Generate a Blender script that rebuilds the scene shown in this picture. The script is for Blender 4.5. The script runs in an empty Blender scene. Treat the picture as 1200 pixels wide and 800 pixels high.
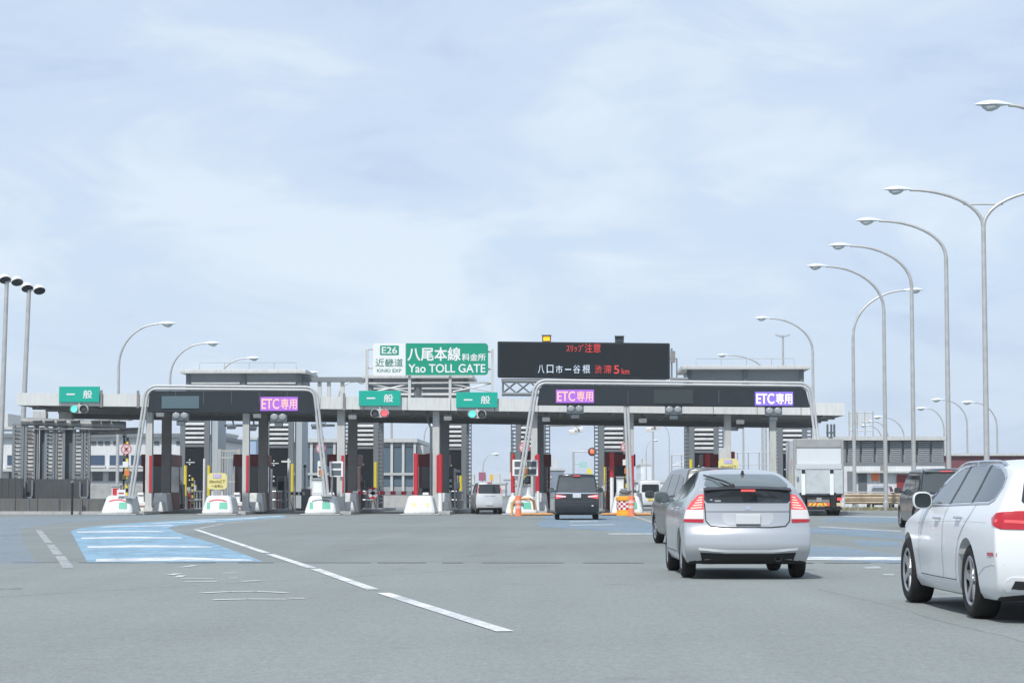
import bpy, bmesh, math, random
import numpy as np
from mathutils import Vector, Matrix
from mathutils.bvhtree import BVHTree
from mathutils.geometry import delaunay_2d_cdt
R = math.radians
random.seed(7)
SC = bpy.context.scene
COL = SC.collection

# ------------------------------------------------------------------ camera
F_PX = 2600.0            # focal length in 1200-wide pixels
HORIZON = 575.0
CAM_H = 1.18
PITCH = math.atan((HORIZON - 400) / F_PX)
YAW = math.atan(55 / F_PX)          # camera looks a little left of the lanes
cam_d = bpy.data.cameras.new('camera')
cam = bpy.data.objects.new('camera', cam_d)
COL.objects.link(cam)
cam_d.sensor_width = 36.0
cam_d.lens = 36.0 * F_PX / 1200.0
cam_d.clip_start = 0.1
cam_d.clip_end = 12000
cam.location = (0, 0, CAM_H)
cam.rotation_euler = (R(90) + PITCH, 0, YAW)
SC.camera = cam

# ------------------------------------------------------------------ world + sun
SUN_EL, SUN_AZ = 51.0, -158.0       # azimuth from +Y, clockwise: behind and to the side
W = bpy.data.worlds.new('World')
SC.world = W
W.use_nodes = True
nt = W.node_tree
nt.nodes.clear()
wo = nt.nodes.new('ShaderNodeOutputWorld')
bg = nt.nodes.new('ShaderNodeBackground')
bg.inputs['Strength'].default_value = 0.1
sky = nt.nodes.new('ShaderNodeTexSky')
sky.sky_type = 'NISHITA'
sky.sun_disc = False
sky.sun_elevation = R(SUN_EL)
sky.sun_rotation = R(SUN_AZ)
tc = nt.nodes.new('ShaderNodeTexCoord')
def cloud_noise(scale, stretch, loc, detail, rough, dist=.3):
    mp = nt.nodes.new('ShaderNodeMapping')
    mp.inputs['Scale'].default_value = (1.0, 1.0, stretch); mp.inputs['Location'].default_value = loc
    n = nt.nodes.new('ShaderNodeTexNoise')
    n.inputs['Scale'].default_value = scale; n.inputs['Detail'].default_value = detail
    n.inputs['Roughness'].default_value = rough; n.inputs['Distortion'].default_value = dist
    nt.links.new(tc.outputs['Generated'], mp.inputs['Vector']); nt.links.new(mp.outputs['Vector'], n.inputs['Vector'])
    return n.outputs['Fac']
c1 = cloud_noise(4.2, 2.2, (7.14, 7.398, 4.365), 4, .45)
c2 = cloud_noise(9.0, 2.6, (2.355, .004, 5.965), 12, .58, .6)
mxn = nt.nodes.new('ShaderNodeMath'); mxn.operation = 'MULTIPLY_ADD'
nt.links.new(c2, mxn.inputs[0]); mxn.inputs[1].default_value = .55
sc1 = nt.nodes.new('ShaderNodeMath'); sc1.operation = 'MULTIPLY'; nt.links.new(c1, sc1.inputs[0]); sc1.inputs[1].default_value = .45
nt.links.new(sc1.outputs[0], mxn.inputs[2])
cr = nt.nodes.new('ShaderNodeValToRGB')
cr.color_ramp.interpolation = 'EASE'
e = cr.color_ramp.elements
e[0].position = 0.37; e[0].color = (4.35, 5.3, 7.0, 1)
e[1].position = 0.63; e[1].color = (6.15, 6.95, 7.9, 1)
mid = cr.color_ramp.elements.new(0.5); mid.color = (5.05, 6.05, 7.5, 1)
nt.links.new(mxn.outputs[0], cr.inputs['Fac'])
mx = nt.nodes.new('ShaderNodeMix'); mx.data_type = 'RGBA'
mx.inputs['Factor'].default_value = 0.88
nt.links.new(sky.outputs['Color'], mx.inputs['A'])
nt.links.new(cr.outputs['Color'], mx.inputs['B'])
nt.links.new(mx.outputs['Result'], bg.inputs['Color'])
nt.links.new(bg.outputs['Background'], wo.inputs['Surface'])
sun_d = bpy.data.lights.new('sun', 'SUN')
sun_d.energy = 3.1
sun_d.angle = R(2.0)
sun_d.color = (1.0, 0.97, 0.92)
sun = bpy.data.objects.new('sun', sun_d)
COL.objects.link(sun)
_az = R(SUN_AZ)
_sd = Vector((math.sin(_az) * math.cos(R(SUN_EL)), math.cos(_az) * math.cos(R(SUN_EL)), math.sin(R(SUN_EL))))
sun.rotation_euler = _sd.to_track_quat('Z', 'Y').to_euler()
SC.view_settings.view_transform = 'Standard'
SC.view_settings.look = 'None'
SC.view_settings.exposure = 0.34
SC.view_settings.gamma = 1.0
SC.view_settings.use_curve_mapping = False
SC.cycles.max_bounces = 6
SC.cycles.volume_bounces = 2
SC.cycles.use_denoising = True

# ------------------------------------------------------------------ surveying: photo direction -> place at a chosen distance
_fw = Vector((-math.sin(YAW), math.cos(YAW), 0))
_rt = Vector((math.cos(YAW), math.sin(YAW), 0))
def _ray(px, py):
    u, v = (px - 600) / F_PX, (400 - py) / F_PX
    h = math.cos(PITCH) - v * math.sin(PITCH)
    z = math.sin(PITCH) + v * math.cos(PITCH)
    return _fw * h + _rt * u + Vector((0, 0, z))
def PY(px, py, Y):
    d = _ray(px, py)
    return d * (Y / d.y) + Vector((0, 0, CAM_H))
def GX(px, Y, py=590):
    return PY(px, py, Y).x
def GZ(py, Y, px=600):
    return PY(px, py, Y).z
def G(px, py, z=0.0):
    d = _ray(px, py)
    p = d * ((z - CAM_H) / d.z)
    return Vector((p.x, p.y, z))
def CD(xc, D):                      # camera-right / camera-forward metres -> world ground point
    p = _rt * xc + _fw * D
    return Vector((p.x, p.y, 0))

# ------------------------------------------------------------------ materials
MATS = {}
def M(name, rgb=(.5, .5, .5), rough=.6, metal=0.0, var=.1, scale=3.0, dirt=0.0, dirt_rgb=(.09, .085, .08),
      emit=None, es=1.0, coat=0.0, bump=0.0, bscale=60, spec=.5, streak=False):
    if name in MATS: return MATS[name]
    m = bpy.data.materials.new(name); m.use_nodes = True
    t = m.node_tree; b = t.nodes['Principled BSDF']
    N, Lk = t.nodes.new, t.links.new
    tcn = N('ShaderNodeTexCoord')
    nz = N('ShaderNodeTexNoise'); nz.inputs['Scale'].default_value = scale; nz.inputs['Detail'].default_value = 6
    Lk(tcn.outputs['Object'], nz.inputs['Vector'])
    mixn = N('ShaderNodeMix'); mixn.data_type = 'RGBA'
    mixn.inputs['A'].default_value = (*[c * (1 - var) for c in rgb], 1)
    mixn.inputs['B'].default_value = (*[min(1, c * (1 + var)) for c in rgb], 1)
    Lk(nz.outputs['Fac'], mixn.inputs['Factor'])
    out = mixn.outputs['Result']
    if dirt > 0:
        mpn = N('ShaderNodeMapping')
        mpn.inputs['Scale'].default_value = (6, 6, .7) if streak else (1.6, 1.6, 1.6)
        Lk(tcn.outputs['Object'], mpn.inputs['Vector'])
        n2 = N('ShaderNodeTexNoise'); n2.inputs['Scale'].default_value = 1.3; n2.inputs['Detail'].default_value = 8
        n2.inputs['Roughness'].default_value = .65
        Lk(mpn.outputs['Vector'], n2.inputs['Vector'])
        mr = N('ShaderNodeMapRange'); mr.inputs['From Min'].default_value = .45; mr.inputs['From Max'].default_value = .75
        mr.inputs['To Max'].default_value = dirt
        Lk(n2.outputs['Fac'], mr.inputs['Value'])
        m2 = N('ShaderNodeMix'); m2.data_type = 'RGBA'
        Lk(mr.outputs['Result'], m2.inputs['Factor']); Lk(out, m2.inputs['A'])
        m2.inputs['B'].default_value = (*dirt_rgb, 1)
        out = m2.outputs['Result']
    Lk(out, b.inputs['Base Color'])
    b.inputs['Roughness'].default_value = rough
    b.inputs['Metallic'].default_value = metal
    b.inputs['Specular IOR Level'].default_value = spec
    if coat: b.inputs['Coat Weight'].default_value = coat; b.inputs['Coat Roughness'].default_value = .10
    if emit: b.inputs['Emission Color'].default_value = (*emit, 1); b.inputs['Emission Strength'].default_value = es
    if bump:
        n3 = N('ShaderNodeTexNoise'); n3.inputs['Scale'].default_value = bscale; n3.inputs['Detail'].default_value = 5
        Lk(tcn.outputs['Object'], n3.inputs['Vector'])
        bp = N('ShaderNodeBump'); bp.inputs['Strength'].default_value = bump; bp.inputs['Distance'].default_value = .02
        Lk(n3.outputs['Fac'], bp.inputs['Height']); Lk(bp.outputs['Normal'], b.inputs['Normal'])
    MATS[name] = m
    return m

def road_mat(name, rgb, patch=.12, fine=.22):
    m = bpy.data.materials.new(name); m.use_nodes = True
    t = m.node_tree; b = t.nodes['Principled BSDF']; N, Lk = t.nodes.new, t.links.new
    tcn = N('ShaderNodeTexCoord')
    def noise(scale, detail, mapping=None, rough=.6):
        n = N('ShaderNodeTexNoise'); n.inputs['Scale'].default_value = scale; n.inputs['Detail'].default_value = detail
        n.inputs['Roughness'].default_value = rough
        if mapping:
            q = N('ShaderNodeMapping'); q.inputs['Scale'].default_value = mapping
            q.inputs['Rotation'].default_value = (0, 0, R(6))
            Lk(tcn.outputs['Object'], q.inputs['Vector']); Lk(q.outputs['Vector'], n.inputs['Vector'])
        else: Lk(tcn.outputs['Object'], n.inputs['Vector'])
        return n.outputs['Fac']
    def math_(op, a, c):
        q = N('ShaderNodeMath'); q.operation = op
        for i, v in enumerate((a, c)):
            if isinstance(v, (int, float)): q.inputs[i].default_value = v
            else: Lk(v, q.inputs[i])
        return q.outputs[0]
    big = noise(.12, 5); track = noise(.9, 4, (1, .05, 1)); grit = noise(38, 3, None, .8); mid = noise(2.2, 6); grain = noise(16, 3, (1, .3, 1), .75)
    v = math_('ADD', math_('MULTIPLY', math_('SUBTRACT', big, .5), patch * 2.6), 1.0)
    v = math_('ADD', v, math_('MULTIPLY', math_('SUBTRACT', track, .5), patch * 2.2))
    v = math_('ADD', v, math_('MULTIPLY', math_('SUBTRACT', grit, .5), fine * 2))
    v = math_('ADD', v, math_('MULTIPLY', math_('SUBTRACT', mid, .5), patch * .8))
    v = math_('ADD', v, math_('MULTIPLY', math_('SUBTRACT', grain, .5), fine * .9))
    vm = N('ShaderNodeVectorMath'); vm.operation = 'SCALE'
    vm.inputs[0].default_value = rgb; Lk(v, vm.inputs['Scale'])
    # scattered pale aggregate stones, dark oil spots
    vo = N('ShaderNodeTexVoronoi'); vo.inputs['Scale'].default_value = 24; Lk(tcn.outputs['Object'], vo.inputs['Vector'])
    ag = N('ShaderNodeMapRange'); ag.inputs['From Min'].default_value = .10; ag.inputs['From Max'].default_value = .05
    Lk(vo.outputs['Distance'], ag.inputs['Value'])
    mA = N('ShaderNodeMix'); mA.data_type = 'RGBA'; Lk(math_('MULTIPLY', ag.outputs['Result'], .5), mA.inputs['Factor'])
    Lk(vm.outputs['Vector'], mA.inputs['A']); mA.inputs['B'].default_value = (.36, .35, .33, 1)
    oil = noise(.55, 3, None, .5)
    om = N('ShaderNodeMapRange'); om.inputs['From Min'].default_value = .66; om.inputs['From Max'].default_value = .78; om.inputs['To Max'].default_value = .4
    Lk(oil, om.inputs['Value'])
    mO = N('ShaderNodeMix'); mO.data_type = 'RGBA'; Lk(om.outputs['Result'], mO.inputs['Factor'])
    Lk(mA.outputs['Result'], mO.inputs['A']); mO.inputs['B'].default_value = (.07, .07, .07, 1)
    Lk(mO.outputs['Result'], b.inputs['Base Color'])
    b.inputs['Roughness'].default_value = .88; b.inputs['Specular IOR Level'].default_value = .3
    bp = N('ShaderNodeBump'); bp.inputs['Strength'].default_value = .5; bp.inputs['Distance'].default_value = .012
    Lk(grit, bp.inputs['Height']); Lk(bp.outputs['Normal'], b.inputs['Normal'])
    return m

def paint_mat(name, rgb, wear=.3, scale=2.5, soft=.09, top=1.0, stretch=.4):
    """road paint worn through to the asphalt beneath it"""
    m = bpy.data.materials.new(name); m.use_nodes = True
    t = m.node_tree; b = t.nodes['Principled BSDF']; N, Lk = t.nodes.new, t.links.new
    tcn = N('ShaderNodeTexCoord')
    q = N('ShaderNodeMapping'); q.inputs['Scale'].default_value = (1, stretch, 1); Lk(tcn.outputs['Object'], q.inputs['Vector'])
    n = N('ShaderNodeTexNoise'); n.inputs['Scale'].default_value = scale; n.inputs['Detail'].default_value = 9; n.inputs['Roughness'].default_value = .72
    Lk(q.outputs['Vector'], n.inputs['Vector'])
    mr = N('ShaderNodeMapRange'); c = .30 + wear * .45
    mr.inputs['From Min'].default_value = c - soft; mr.inputs['From Max'].default_value = c + soft; mr.inputs['To Max'].default_value = top
    Lk(n.outputs['Fac'], mr.inputs['Value']); Lk(mr.outputs['Result'], b.inputs['Alpha'])
    n2 = N('ShaderNodeTexNoise'); n2.inputs['Scale'].default_value = 1.2; n2.inputs['Detail'].default_value = 5
    Lk(tcn.outputs['Object'], n2.inputs['Vector'])
    mm = N('ShaderNodeMix'); mm.data_type = 'RGBA'; Lk(n2.outputs['Fac'], mm.inputs['Factor'])
    mm.inputs['A'].default_value = (*[x * .8 for x in rgb], 1); mm.inputs['B'].default_value = (*[min(1, x * 1.12) for x in rgb], 1)
    Lk(mm.outputs['Result'], b.inputs['Base Color'])
    b.inputs['Roughness'].default_value = .75
    return m

# ------------------------------------------------------------------ mesh helpers
class MB:
    def __init__(s): s.v = []; s.f = []; s.mi = []; s.sm = []
    def add(s, vs, fs, mi=0, smooth=False):
        o = len(s.v); s.v += [tuple(p) for p in vs]
        for f in fs: s.f.append(tuple(i + o for i in f)); s.mi.append(mi); s.sm.append(smooth)
    def box(s, x0, x1, y0, y1, z0, z1, mi=0, rz=0):
        vs = [(x, y, z) for z in (z0, z1) for y in (y0, y1) for x in (x0, x1)]
        if rz:
            cx, cy = (x0 + x1) / 2, (y0 + y1) / 2; c, n = math.cos(rz), math.sin(rz)
            vs = [(cx + (x - cx) * c - (y - cy) * n, cy + (x - cx) * n + (y - cy) * c, z) for x, y, z in vs]
        s.add(vs, [(0, 2, 3, 1), (4, 5, 7, 6), (0, 1, 5, 4), (2, 6, 7, 3), (0, 4, 6, 2), (1, 3, 7, 5)], mi)
        return s
    def hexa(s, p, mi=0):            # 8 corners: bottom 4 ccw, top 4 ccw
        s.add(p, [(3, 2, 1, 0), (4, 5, 6, 7), (0, 1, 5, 4), (1, 2, 6, 5), (2, 3, 7, 6), (3, 0, 4, 7)], mi)
        return s
    def tube(s, pts, r, n=8, mi=0, cap=True, r1=None):
        pts = [Vector(p) for p in pts]; L = len(pts); rings = []
        up = None
        for i, p in enumerate(pts):
            d = (pts[min(i + 1, L - 1)] - pts[max(i - 1, 0)]).normalized()
            if up is None:
                up = Vector((0, 0, 1)) if abs(d.z) < .9 else Vector((0, 1, 0))
            a = d.cross(up).normalized(); b = a.cross(d).normalized(); up = b
            rr = r if r1 is None else r + (r1 - r) * i / (L - 1)
            rings.append([p + (a * math.cos(2 * math.pi * k / n) + b * math.sin(2 * math.pi * k / n)) * rr for k in range(n)])
        vs = [q for g in rings for q in g]; fs = []
        for i in range(L - 1):
            for k in range(n):
                k2 = (k + 1) % n
                fs.append((i * n + k, i * n + k2, (i + 1) * n + k2, (i + 1) * n + k))
        s.add(vs, fs, mi, True)
        if cap:
            s.add(rings[0], [tuple(range(n))], mi); s.add(rings[-1], [tuple(reversed(range(n)))], mi)
        return s
    def lathe(s, prof, origin, axis='x', n=24, mi=0, sgn=1):   # prof: (radius, along)
        o = Vector(origin); rings = []
        for r, h in prof:
            g = []
            for k in range(n):
                a = 2 * math.pi * k / n; c, d = math.cos(a) * r, math.sin(a) * r
                g.append(o + (Vector((h * sgn, c, d)) if axis == 'x' else Vector((c, h * sgn, d)) if axis == 'y' else Vector((c, d, h * sgn))))
            rings.append(g)
        fs = []
        for i in range(len(prof) - 1):
            for k in range(n):
                k2 = (k + 1) % n
                fs.append((i * n + k, i * n + k2, (i + 1) * n + k2, (i + 1) * n + k))
        s.add([q for g in rings for q in g], fs, mi, True)
        return s
    def disc(s, c, r, axis='y', n=24, mi=0, sx=1.0):
        c = Vector(c); vs = []
        for k in range(n):
            a = 2 * math.pi * k / n; p, q = math.cos(a) * r * sx, math.sin(a) * r
            vs.append(c + (Vector((0, p, q)) if axis == 'x' else Vector((p, 0, q)) if axis == 'y' else Vector((p, q, 0))))
        s.add(vs, [tuple(range(n))], mi); return s
    def prism(s, poly, y0, y1, mi=0):  # polygon in xz, extruded along y
        n = len(poly)
        vs = [(x, y0, z) for x, z in poly] + [(x, y1, z) for x, z in poly]
        fs = [tuple(range(n)), tuple(reversed(range(n, 2 * n)))] + [((i + 1) % n, i, n + i, n + (i + 1) % n) for i in range(n)]
        s.add(vs, fs, mi); return s
    def build(s, name, mats, parent=None, bevel=0, smooth=False, loc=None):
        me = bpy.data.meshes.new(name)
        me.from_pydata(s.v, [], s.f)
        for m in (mats if isinstance(mats, (list, tuple)) else [mats]): me.materials.append(m)
        me.polygons.foreach_set('material_index', s.mi)
        me.polygons.foreach_set('use_smooth', [smooth or q for q in s.sm])
        me.update()
        bm = bmesh.new(); bm.from_mesh(me); bmesh.ops.recalc_face_normals(bm, faces=bm.faces); bm.to_mesh(me); bm.free()
        if any(s.sm) or smooth: me.set_sharp_from_angle(angle=R(40))
        o = bpy.data.objects.new(name, me); COL.objects.link(o)
        if parent: o.parent = parent
        if loc is not None: o.location = loc
        if bevel:
            b = o.modifiers.new('bevel', 'BEVEL'); b.width = bevel; b.segments = 2 if bevel < .1 else 5; b.limit_method = 'ANGLE'; b.angle_limit = R(40)
        return o

def tag(o, label=None, cat=None, group=None, kind=None):
    if label: o['label'] = label
    if cat: o['category'] = cat
    if group: o['group'] = group
    if kind: o['kind'] = kind
    return o
def thing(name, label, cat, loc=(0, 0, 0), rz=0, group=None):
    o = bpy.data.objects.new(name, None); COL.objects.link(o)
    o.location = loc; o.rotation_euler = (0, 0, rz); o.empty_display_size = .3
    return tag(o, label, cat, group)
def copy_tree(o, parent=None):
    c = o.copy(); COL.objects.link(c); c.parent = parent
    for ch in list(o.children): copy_tree(ch, c)
    return c
def dup(root, loc, rz=0, label=None, group=None, cat=None):
    c = copy_tree(root); c.location = loc; c.rotation_euler = (0, 0, rz)
    tag(c, label, cat, group)
    return c
def structure(o): o['kind'] = 'structure'; return o

DG = bpy.context.evaluated_depsgraph_get
def lettering(name, text, mat, parent, cx, y, cz, w=None, h=None, bold=.0, ext=.006, squeeze=True):
    """writing as a mesh facing -Y, fitted to width w and height h round (cx, cz)"""
    cu = bpy.data.curves.new('lettering_curve', 'FONT'); cu.body = text; cu.extrude = .01; cu.offset = 0
    cu.align_x = 'CENTER'
    to = bpy.data.objects.new('lettering_curve', cu); COL.objects.link(to)
    dg = DG(); dg.update()
    me = bpy.data.meshes.new_from_object(to.evaluated_get(dg))
    bpy.data.objects.remove(to); bpy.data.curves.remove(cu)
    co = np.empty(len(me.vertices) * 3, 'f'); me.vertices.foreach_get('co', co); co = co.reshape(-1, 3)
    mn, mxx = co.min(0), co.max(0); sz = mxx - mn
    sx = w / sz[0] if w else None; sy = h / sz[1] if h else None
    if sx is None: sx = sy
    if sy is None: sy = sx
    X = (co[:, 0] - (mn[0] + mxx[0]) / 2) * sx + cx
    Z = (co[:, 1] - (mn[1] + mxx[1]) / 2) * sy + cz
    Yv = y - (co[:, 2] - mn[2]) / max(sz[2], 1e-6) * ext
    me.vertices.foreach_set('co', np.stack([X, Yv, Z], 1).astype('f').ravel())
    me.materials.clear(); me.materials.append(mat); me.name = name
    me.polygons.foreach_set('material_index', [0] * len(me.polygons)); me.update()
    if bold:                        # heavier strokes: the same outline laid a little to every side
        d = bold * (h or w) * 1.0; bm = bmesh.new()
        for k, (ox, oz) in enumerate(((0, 0), (d, 0), (-d, 0), (0, d), (0, -d), (d * .7, d * .7), (-d * .7, -d * .7), (d * .7, -d * .7), (-d * .7, d * .7))):
            n0 = len(bm.verts); bm.from_mesh(me); bm.verts.ensure_lookup_table()
            bmesh.ops.translate(bm, verts=bm.verts[n0:], vec=(ox, -.0004 * k, oz))
        bm.to_mesh(me); bm.free()
    o = bpy.data.objects.new(name, me); COL.objects.link(o); o.parent = parent
    return o

# ------------------------------------------------------------------ palette
STEEL = M('galvanised_steel', (.44, .46, .47), .5, .35, .12, 4, .25)
POLE = M('lamp_post_grey', (.46, .47, .47), .5, .3, .1, 2, .35, (.2, .18, .16))
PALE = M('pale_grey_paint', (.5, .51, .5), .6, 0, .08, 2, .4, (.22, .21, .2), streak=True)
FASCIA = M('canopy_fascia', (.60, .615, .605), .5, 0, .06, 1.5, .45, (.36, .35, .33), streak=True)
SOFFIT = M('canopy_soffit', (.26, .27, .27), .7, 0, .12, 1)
SLATE = M('dark_slate_steel', (.105, .125, .14), .55, .1, .15, 2)
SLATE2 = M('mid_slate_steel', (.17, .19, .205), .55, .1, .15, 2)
DARK = M('near_black_panel', (.016, .021, .026), .75, 0, .2, 3, spec=.15)
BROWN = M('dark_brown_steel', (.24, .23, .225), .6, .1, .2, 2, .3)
WHITE = M('white_paint', (.78, .79, .79), .45, 0, .05, 2, .2, (.4, .38, .35))
NOSE = M('white_island_paint', (.64, .655, .655), .6, 0, .06, 2, .65, (.3, .29, .27), bump=.2)
CONC = M('pale_concrete', (.42, .42, .41), .85, 0, .12, 2, .5, (.16, .15, .14), bump=.3)
DCONC = M('stained_dark_concrete', (.12, .12, .118), .9, 0, .2, 1.2, .7, (.08, .08, .075), bump=.3, streak=True)
RED = M('red_guard', (.48, .022, .035), .5, 0, .12, 4, .15)
MAROON = M('maroon_booth', (.23, .024, .03), .5, 0, .12, 2, .2)
YELLOW = M('yellow_paint', (.75, .6, .05), .5, 0, .1, 3, .2)
BLACK = M('black_paint', (.018, .018, .02), .5, 0, .1)
GREEN = M('traffic_green', (.0, .27, .17), .45, 0, .05, 2)
TEAL = M('lane_sign_green', (.0, .36, .27), .45, 0, .05, 2)
NGREEN = M('nose_green_plate', (.03, .36, .24), .5, 0, .08, 3, .2)
SIGNW = M('sign_white', (.72, .735, .74), .45, 0, .03)
ORANGE = M('orange_plastic', (.85, .2, .06), .5, 0, .08)
GLASSD = M('dark_glazing', (.04, .05, .06), .08, 0, .2, 1, spec=.6)
CHROME = M('chrome', (.75, .76, .78), .15, 1.0, .03)
PIPE = M('silver_gantry_pipe', (.47, .485, .49), .5, .15, .05, 2, .15)
RUST = M('rusty_guard_beam', (.42, .35, .26), .7, .1, .2, 1.5, .6, (.2, .13, .08))
# ================================================================== ground, roads and markings
def sheet(name, x0, x1, y0, y1, z, mat):
    m = MB(); m.add([(x0, y0, z), (x1, y0, z), (x1, y1, z), (x0, y1, z)], [(0, 1, 2, 3)])
    return structure(m.build(name, mat))
GROUND = M('distant_ground', (.16, .165, .15), .95, 0, .25, .02, .4, (.10, .12, .07))
sheet('ground', -4000, 4000, -300, 8000, -.012, GROUND)
JOINT_Y = G(600, 659).y
sheet('road', -45, 40, -30, JOINT_Y, -.004, road_mat('near_asphalt', (.225, .246, .240), .13, .55))
sheet('road', -75, 48, JOINT_Y + .001, 330, -.004, road_mat('far_asphalt', (.200, .220, .216), .16, .4))
def ground_poly(pts, z):
    return [G(x, y, z) for x, y in pts]
def marking(polys, mat, name='road_marking', z=0.0):
    m = MB()
    for p in polys:
        q = ground_poly(p, z)
        m.add(q, [tuple(range(len(q)))])
    o = m.build(name, mat)
    bm = bmesh.new(); bm.from_mesh(o.data); bmesh.ops.triangulate(bm, faces=bm.faces, ngon_method='EAR_CLIP')
    for f in bm.faces:
        if f.normal.z < 0: f.normal_flip()
    bm.to_mesh(o.data); bm.free()
    return structure(o)
BLUEP = paint_mat('blue_lane_paint', (.29, .48, .63), .14, 1.5, .3, .92)
BLUEW = paint_mat('worn_blue_lane_paint', (.27, .42, .58), .40, .7, .25, .62)
WLINE = paint_mat('white_road_paint', (.70, .72, .73), .10, 2.2, .2, .95)
WWORN = paint_mat('worn_white_road_paint', (.6, .62, .63), .38, 2.5, .22, .8)
marking([[(102.7, 659), (83, 622), (92, 619), (113, 616.2), (167, 612), (233, 608), (333, 603.4), (335, 605.6), (253, 611.7), (210, 615.5), (197, 618), (207, 623.5), (253, 637), (309, 657.7)]], BLUEP)
bars = [[(112, 657.6), (113, 654.6), (205, 652.2), (293, 655), (297, 656.6), (205, 656.4)],
        [(103, 641.6), (102, 639.4), (172, 638.2), (244, 639.8), (249, 641.2), (172, 640.8)],
        [(96, 631.2), (95, 629.4), (150, 628.4), (211, 629.2), (215, 630.4), (150, 630.4)],
        [(91, 623.8), (90, 622.4), (140, 621.6), (190, 621.8), (193, 622.9), (140, 623.1)],
        [(116, 617.4), (122, 616.5), (200, 614.8), (204, 615.6)], [(176, 613.0), (182, 612.3), (252, 610.0), (254, 610.7)],
        [(224, 609.7), (230, 609.1), (300, 606.4), (303, 607)], [(282, 606.6), (288, 606.1), (328, 604.2), (330, 604.7)]]
marking(bars, WLINE, z=.004)
marking([[(0, 611), (0, 606.5), (60, 605.2), (125, 603.4), (196, 603.2), (190, 605.5), (120, 609), (60, 613.5), (22, 620), (30, 640), (43, 660), (0, 661)]], paint_mat('ghost_blue_lane_paint', (.33, .43, .53), .42, .7, .3, .5))
def dash(a, b, w):
    A, B = G(*a), G(*b); d = (B - A).normalized(); n = Vector((d.y, -d.x, 0)) * w / 2
    return [A + n, B + n, B - n, A - n]
def dashes(lst, w, mat, z=.004):
    m = MB()
    for a, b in lst:
        A, B = G(*a), G(*b); k = max(1, int((B - A).length / 1.2)); d = (B - A).normalized(); n = Vector((-d.y, d.x, 0)) * w / 2
        for i in range(k):
            p, q = A.lerp(B, i / k), A.lerp(B, (i + 1) / k)
            m.add([(*(v.xy), z) for v in (p - n, q - n, q + n, p + n)], [(0, 1, 2, 3)])
    return structure(m.build('road_marking', mat))
dashes([((229, 620), (312, 647.6)), ((316, 649), (365, 665)), ((369, 666.2), (437, 690.4)), ((449, 694.5), (592, 739.5))], .155, WLINE)
dashes([((233, 619), (262, 613.5)), ((264, 613), (300, 610)), ((304, 609.5), (345, 605.5))], .2, WWORN)
dashes([((45, 621), (57, 636)), ((59, 638), (68, 649.5)), ((70, 651), (80, 665))], .17, WWORN)
num = [((212, 664.5), (229, 662.2)), ((199, 673.2), (210, 671.8)), ((208, 676), (214, 674)), ((212, 677.6), (250, 677.6)), ((216, 681.6), (254, 681.2)),
       ((262, 671.5), (278, 671)), ((268, 677), (278, 677)), ((284, 681), (304, 680)), ((237, 694.5), (268, 693)), ((268, 693), (300, 692.6)), ((300, 692.6), (336, 694.2)),
       ((250, 702.4), (290, 701.6)), ((290, 701.6), (336, 701.8)), ((338, 700.6), (357, 700.8))]
dashes(num, .11, WLINE)
# worn lettering and blue lane in front of the middle gates
marking([[(628, 616), (640, 603.5), (652, 602.2), (704, 602.2), (722, 604), (760, 612), (772, 621), (768, 627), (720, 622), (668, 619)]], BLUEW)
marking([[(667, 610.2), (700, 609.6), (700, 611), (667, 611.6)], [(668, 614.4), (720, 613.6), (722, 615), (668, 615.6)], [(712, 624.6), (768, 624), (770, 626.2), (714, 626.4)]], WWORN, z=.004)
dashes([((738, 603), (766, 612))], .2, WWORN)
marking([[(940, 655), (938, 640), (990, 641), (1056, 651), (1070, 659), (1064, 660)]], BLUEW)
marking([[(944, 655.6), (944, 652), (1062, 652.2), (1064, 656)]], WLINE, z=.004)
marking([[(960, 610), (975, 605), (1062, 606), (1062, 612), (1010, 612)], [(945, 618), (1010, 619), (1062, 625), (1062, 632), (950, 624)], [(1000, 633), (1050, 634), (1060, 641), (1010, 640)]], BLUEW)
marking([[(985, 603.6), (1062, 605.2), (1062, 606.6), (990, 605)], [(960, 616), (1056, 621.5), (1056, 623), (960, 617.6)]], WWORN, z=.004)
marking([[(1012, 664), (1030, 663), (1033, 665.6), (1015, 666)], [(1034, 672), (1048, 672), (1048, 674), (1036, 674)]], WWORN, z=.004)
marking([[(760, 682), (785, 680), (798, 684), (770, 687)]], paint_mat('faded_yellow_paint', (.5, .45, .25), .75), z=.004)
# tar-filled seams between paving passes
SEAMT = paint_mat('tar_seam', (.10, .108, .108), .45, 1.4, .2, .6, .15)
def seam(a, b, w):
    A, B = G(*a), G(*b); n = Vector((-(B - A).y, (B - A).x, 0)).normalized() * w / 2; m = MB(); k = 24; rs = random.Random(a[0]); off = 0
    L_ = []
    for i in range(k + 1):
        off = off * .7 + rs.uniform(-.04, .04); p = A.lerp(B, i / k) + n.normalized() * off; L_.append((p - n, p + n))
    for i in range(k): m.add([(*L_[i][0].xy, 0), (*L_[i + 1][0].xy, 0), (*L_[i + 1][1].xy, 0), (*L_[i][1].xy, 0)], [(0, 1, 2, 3)])
    structure(m.build('paving_seam', SEAMT))
seam((-60, 702), (640, 662), .04); seam((960, 690), (1240, 760), .018); seam((520, 655), (640, 640), .03)
marking([[(-5, 689), (24, 688.4), (28, 690), (-5, 690.8)]], SEAMT)
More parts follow.
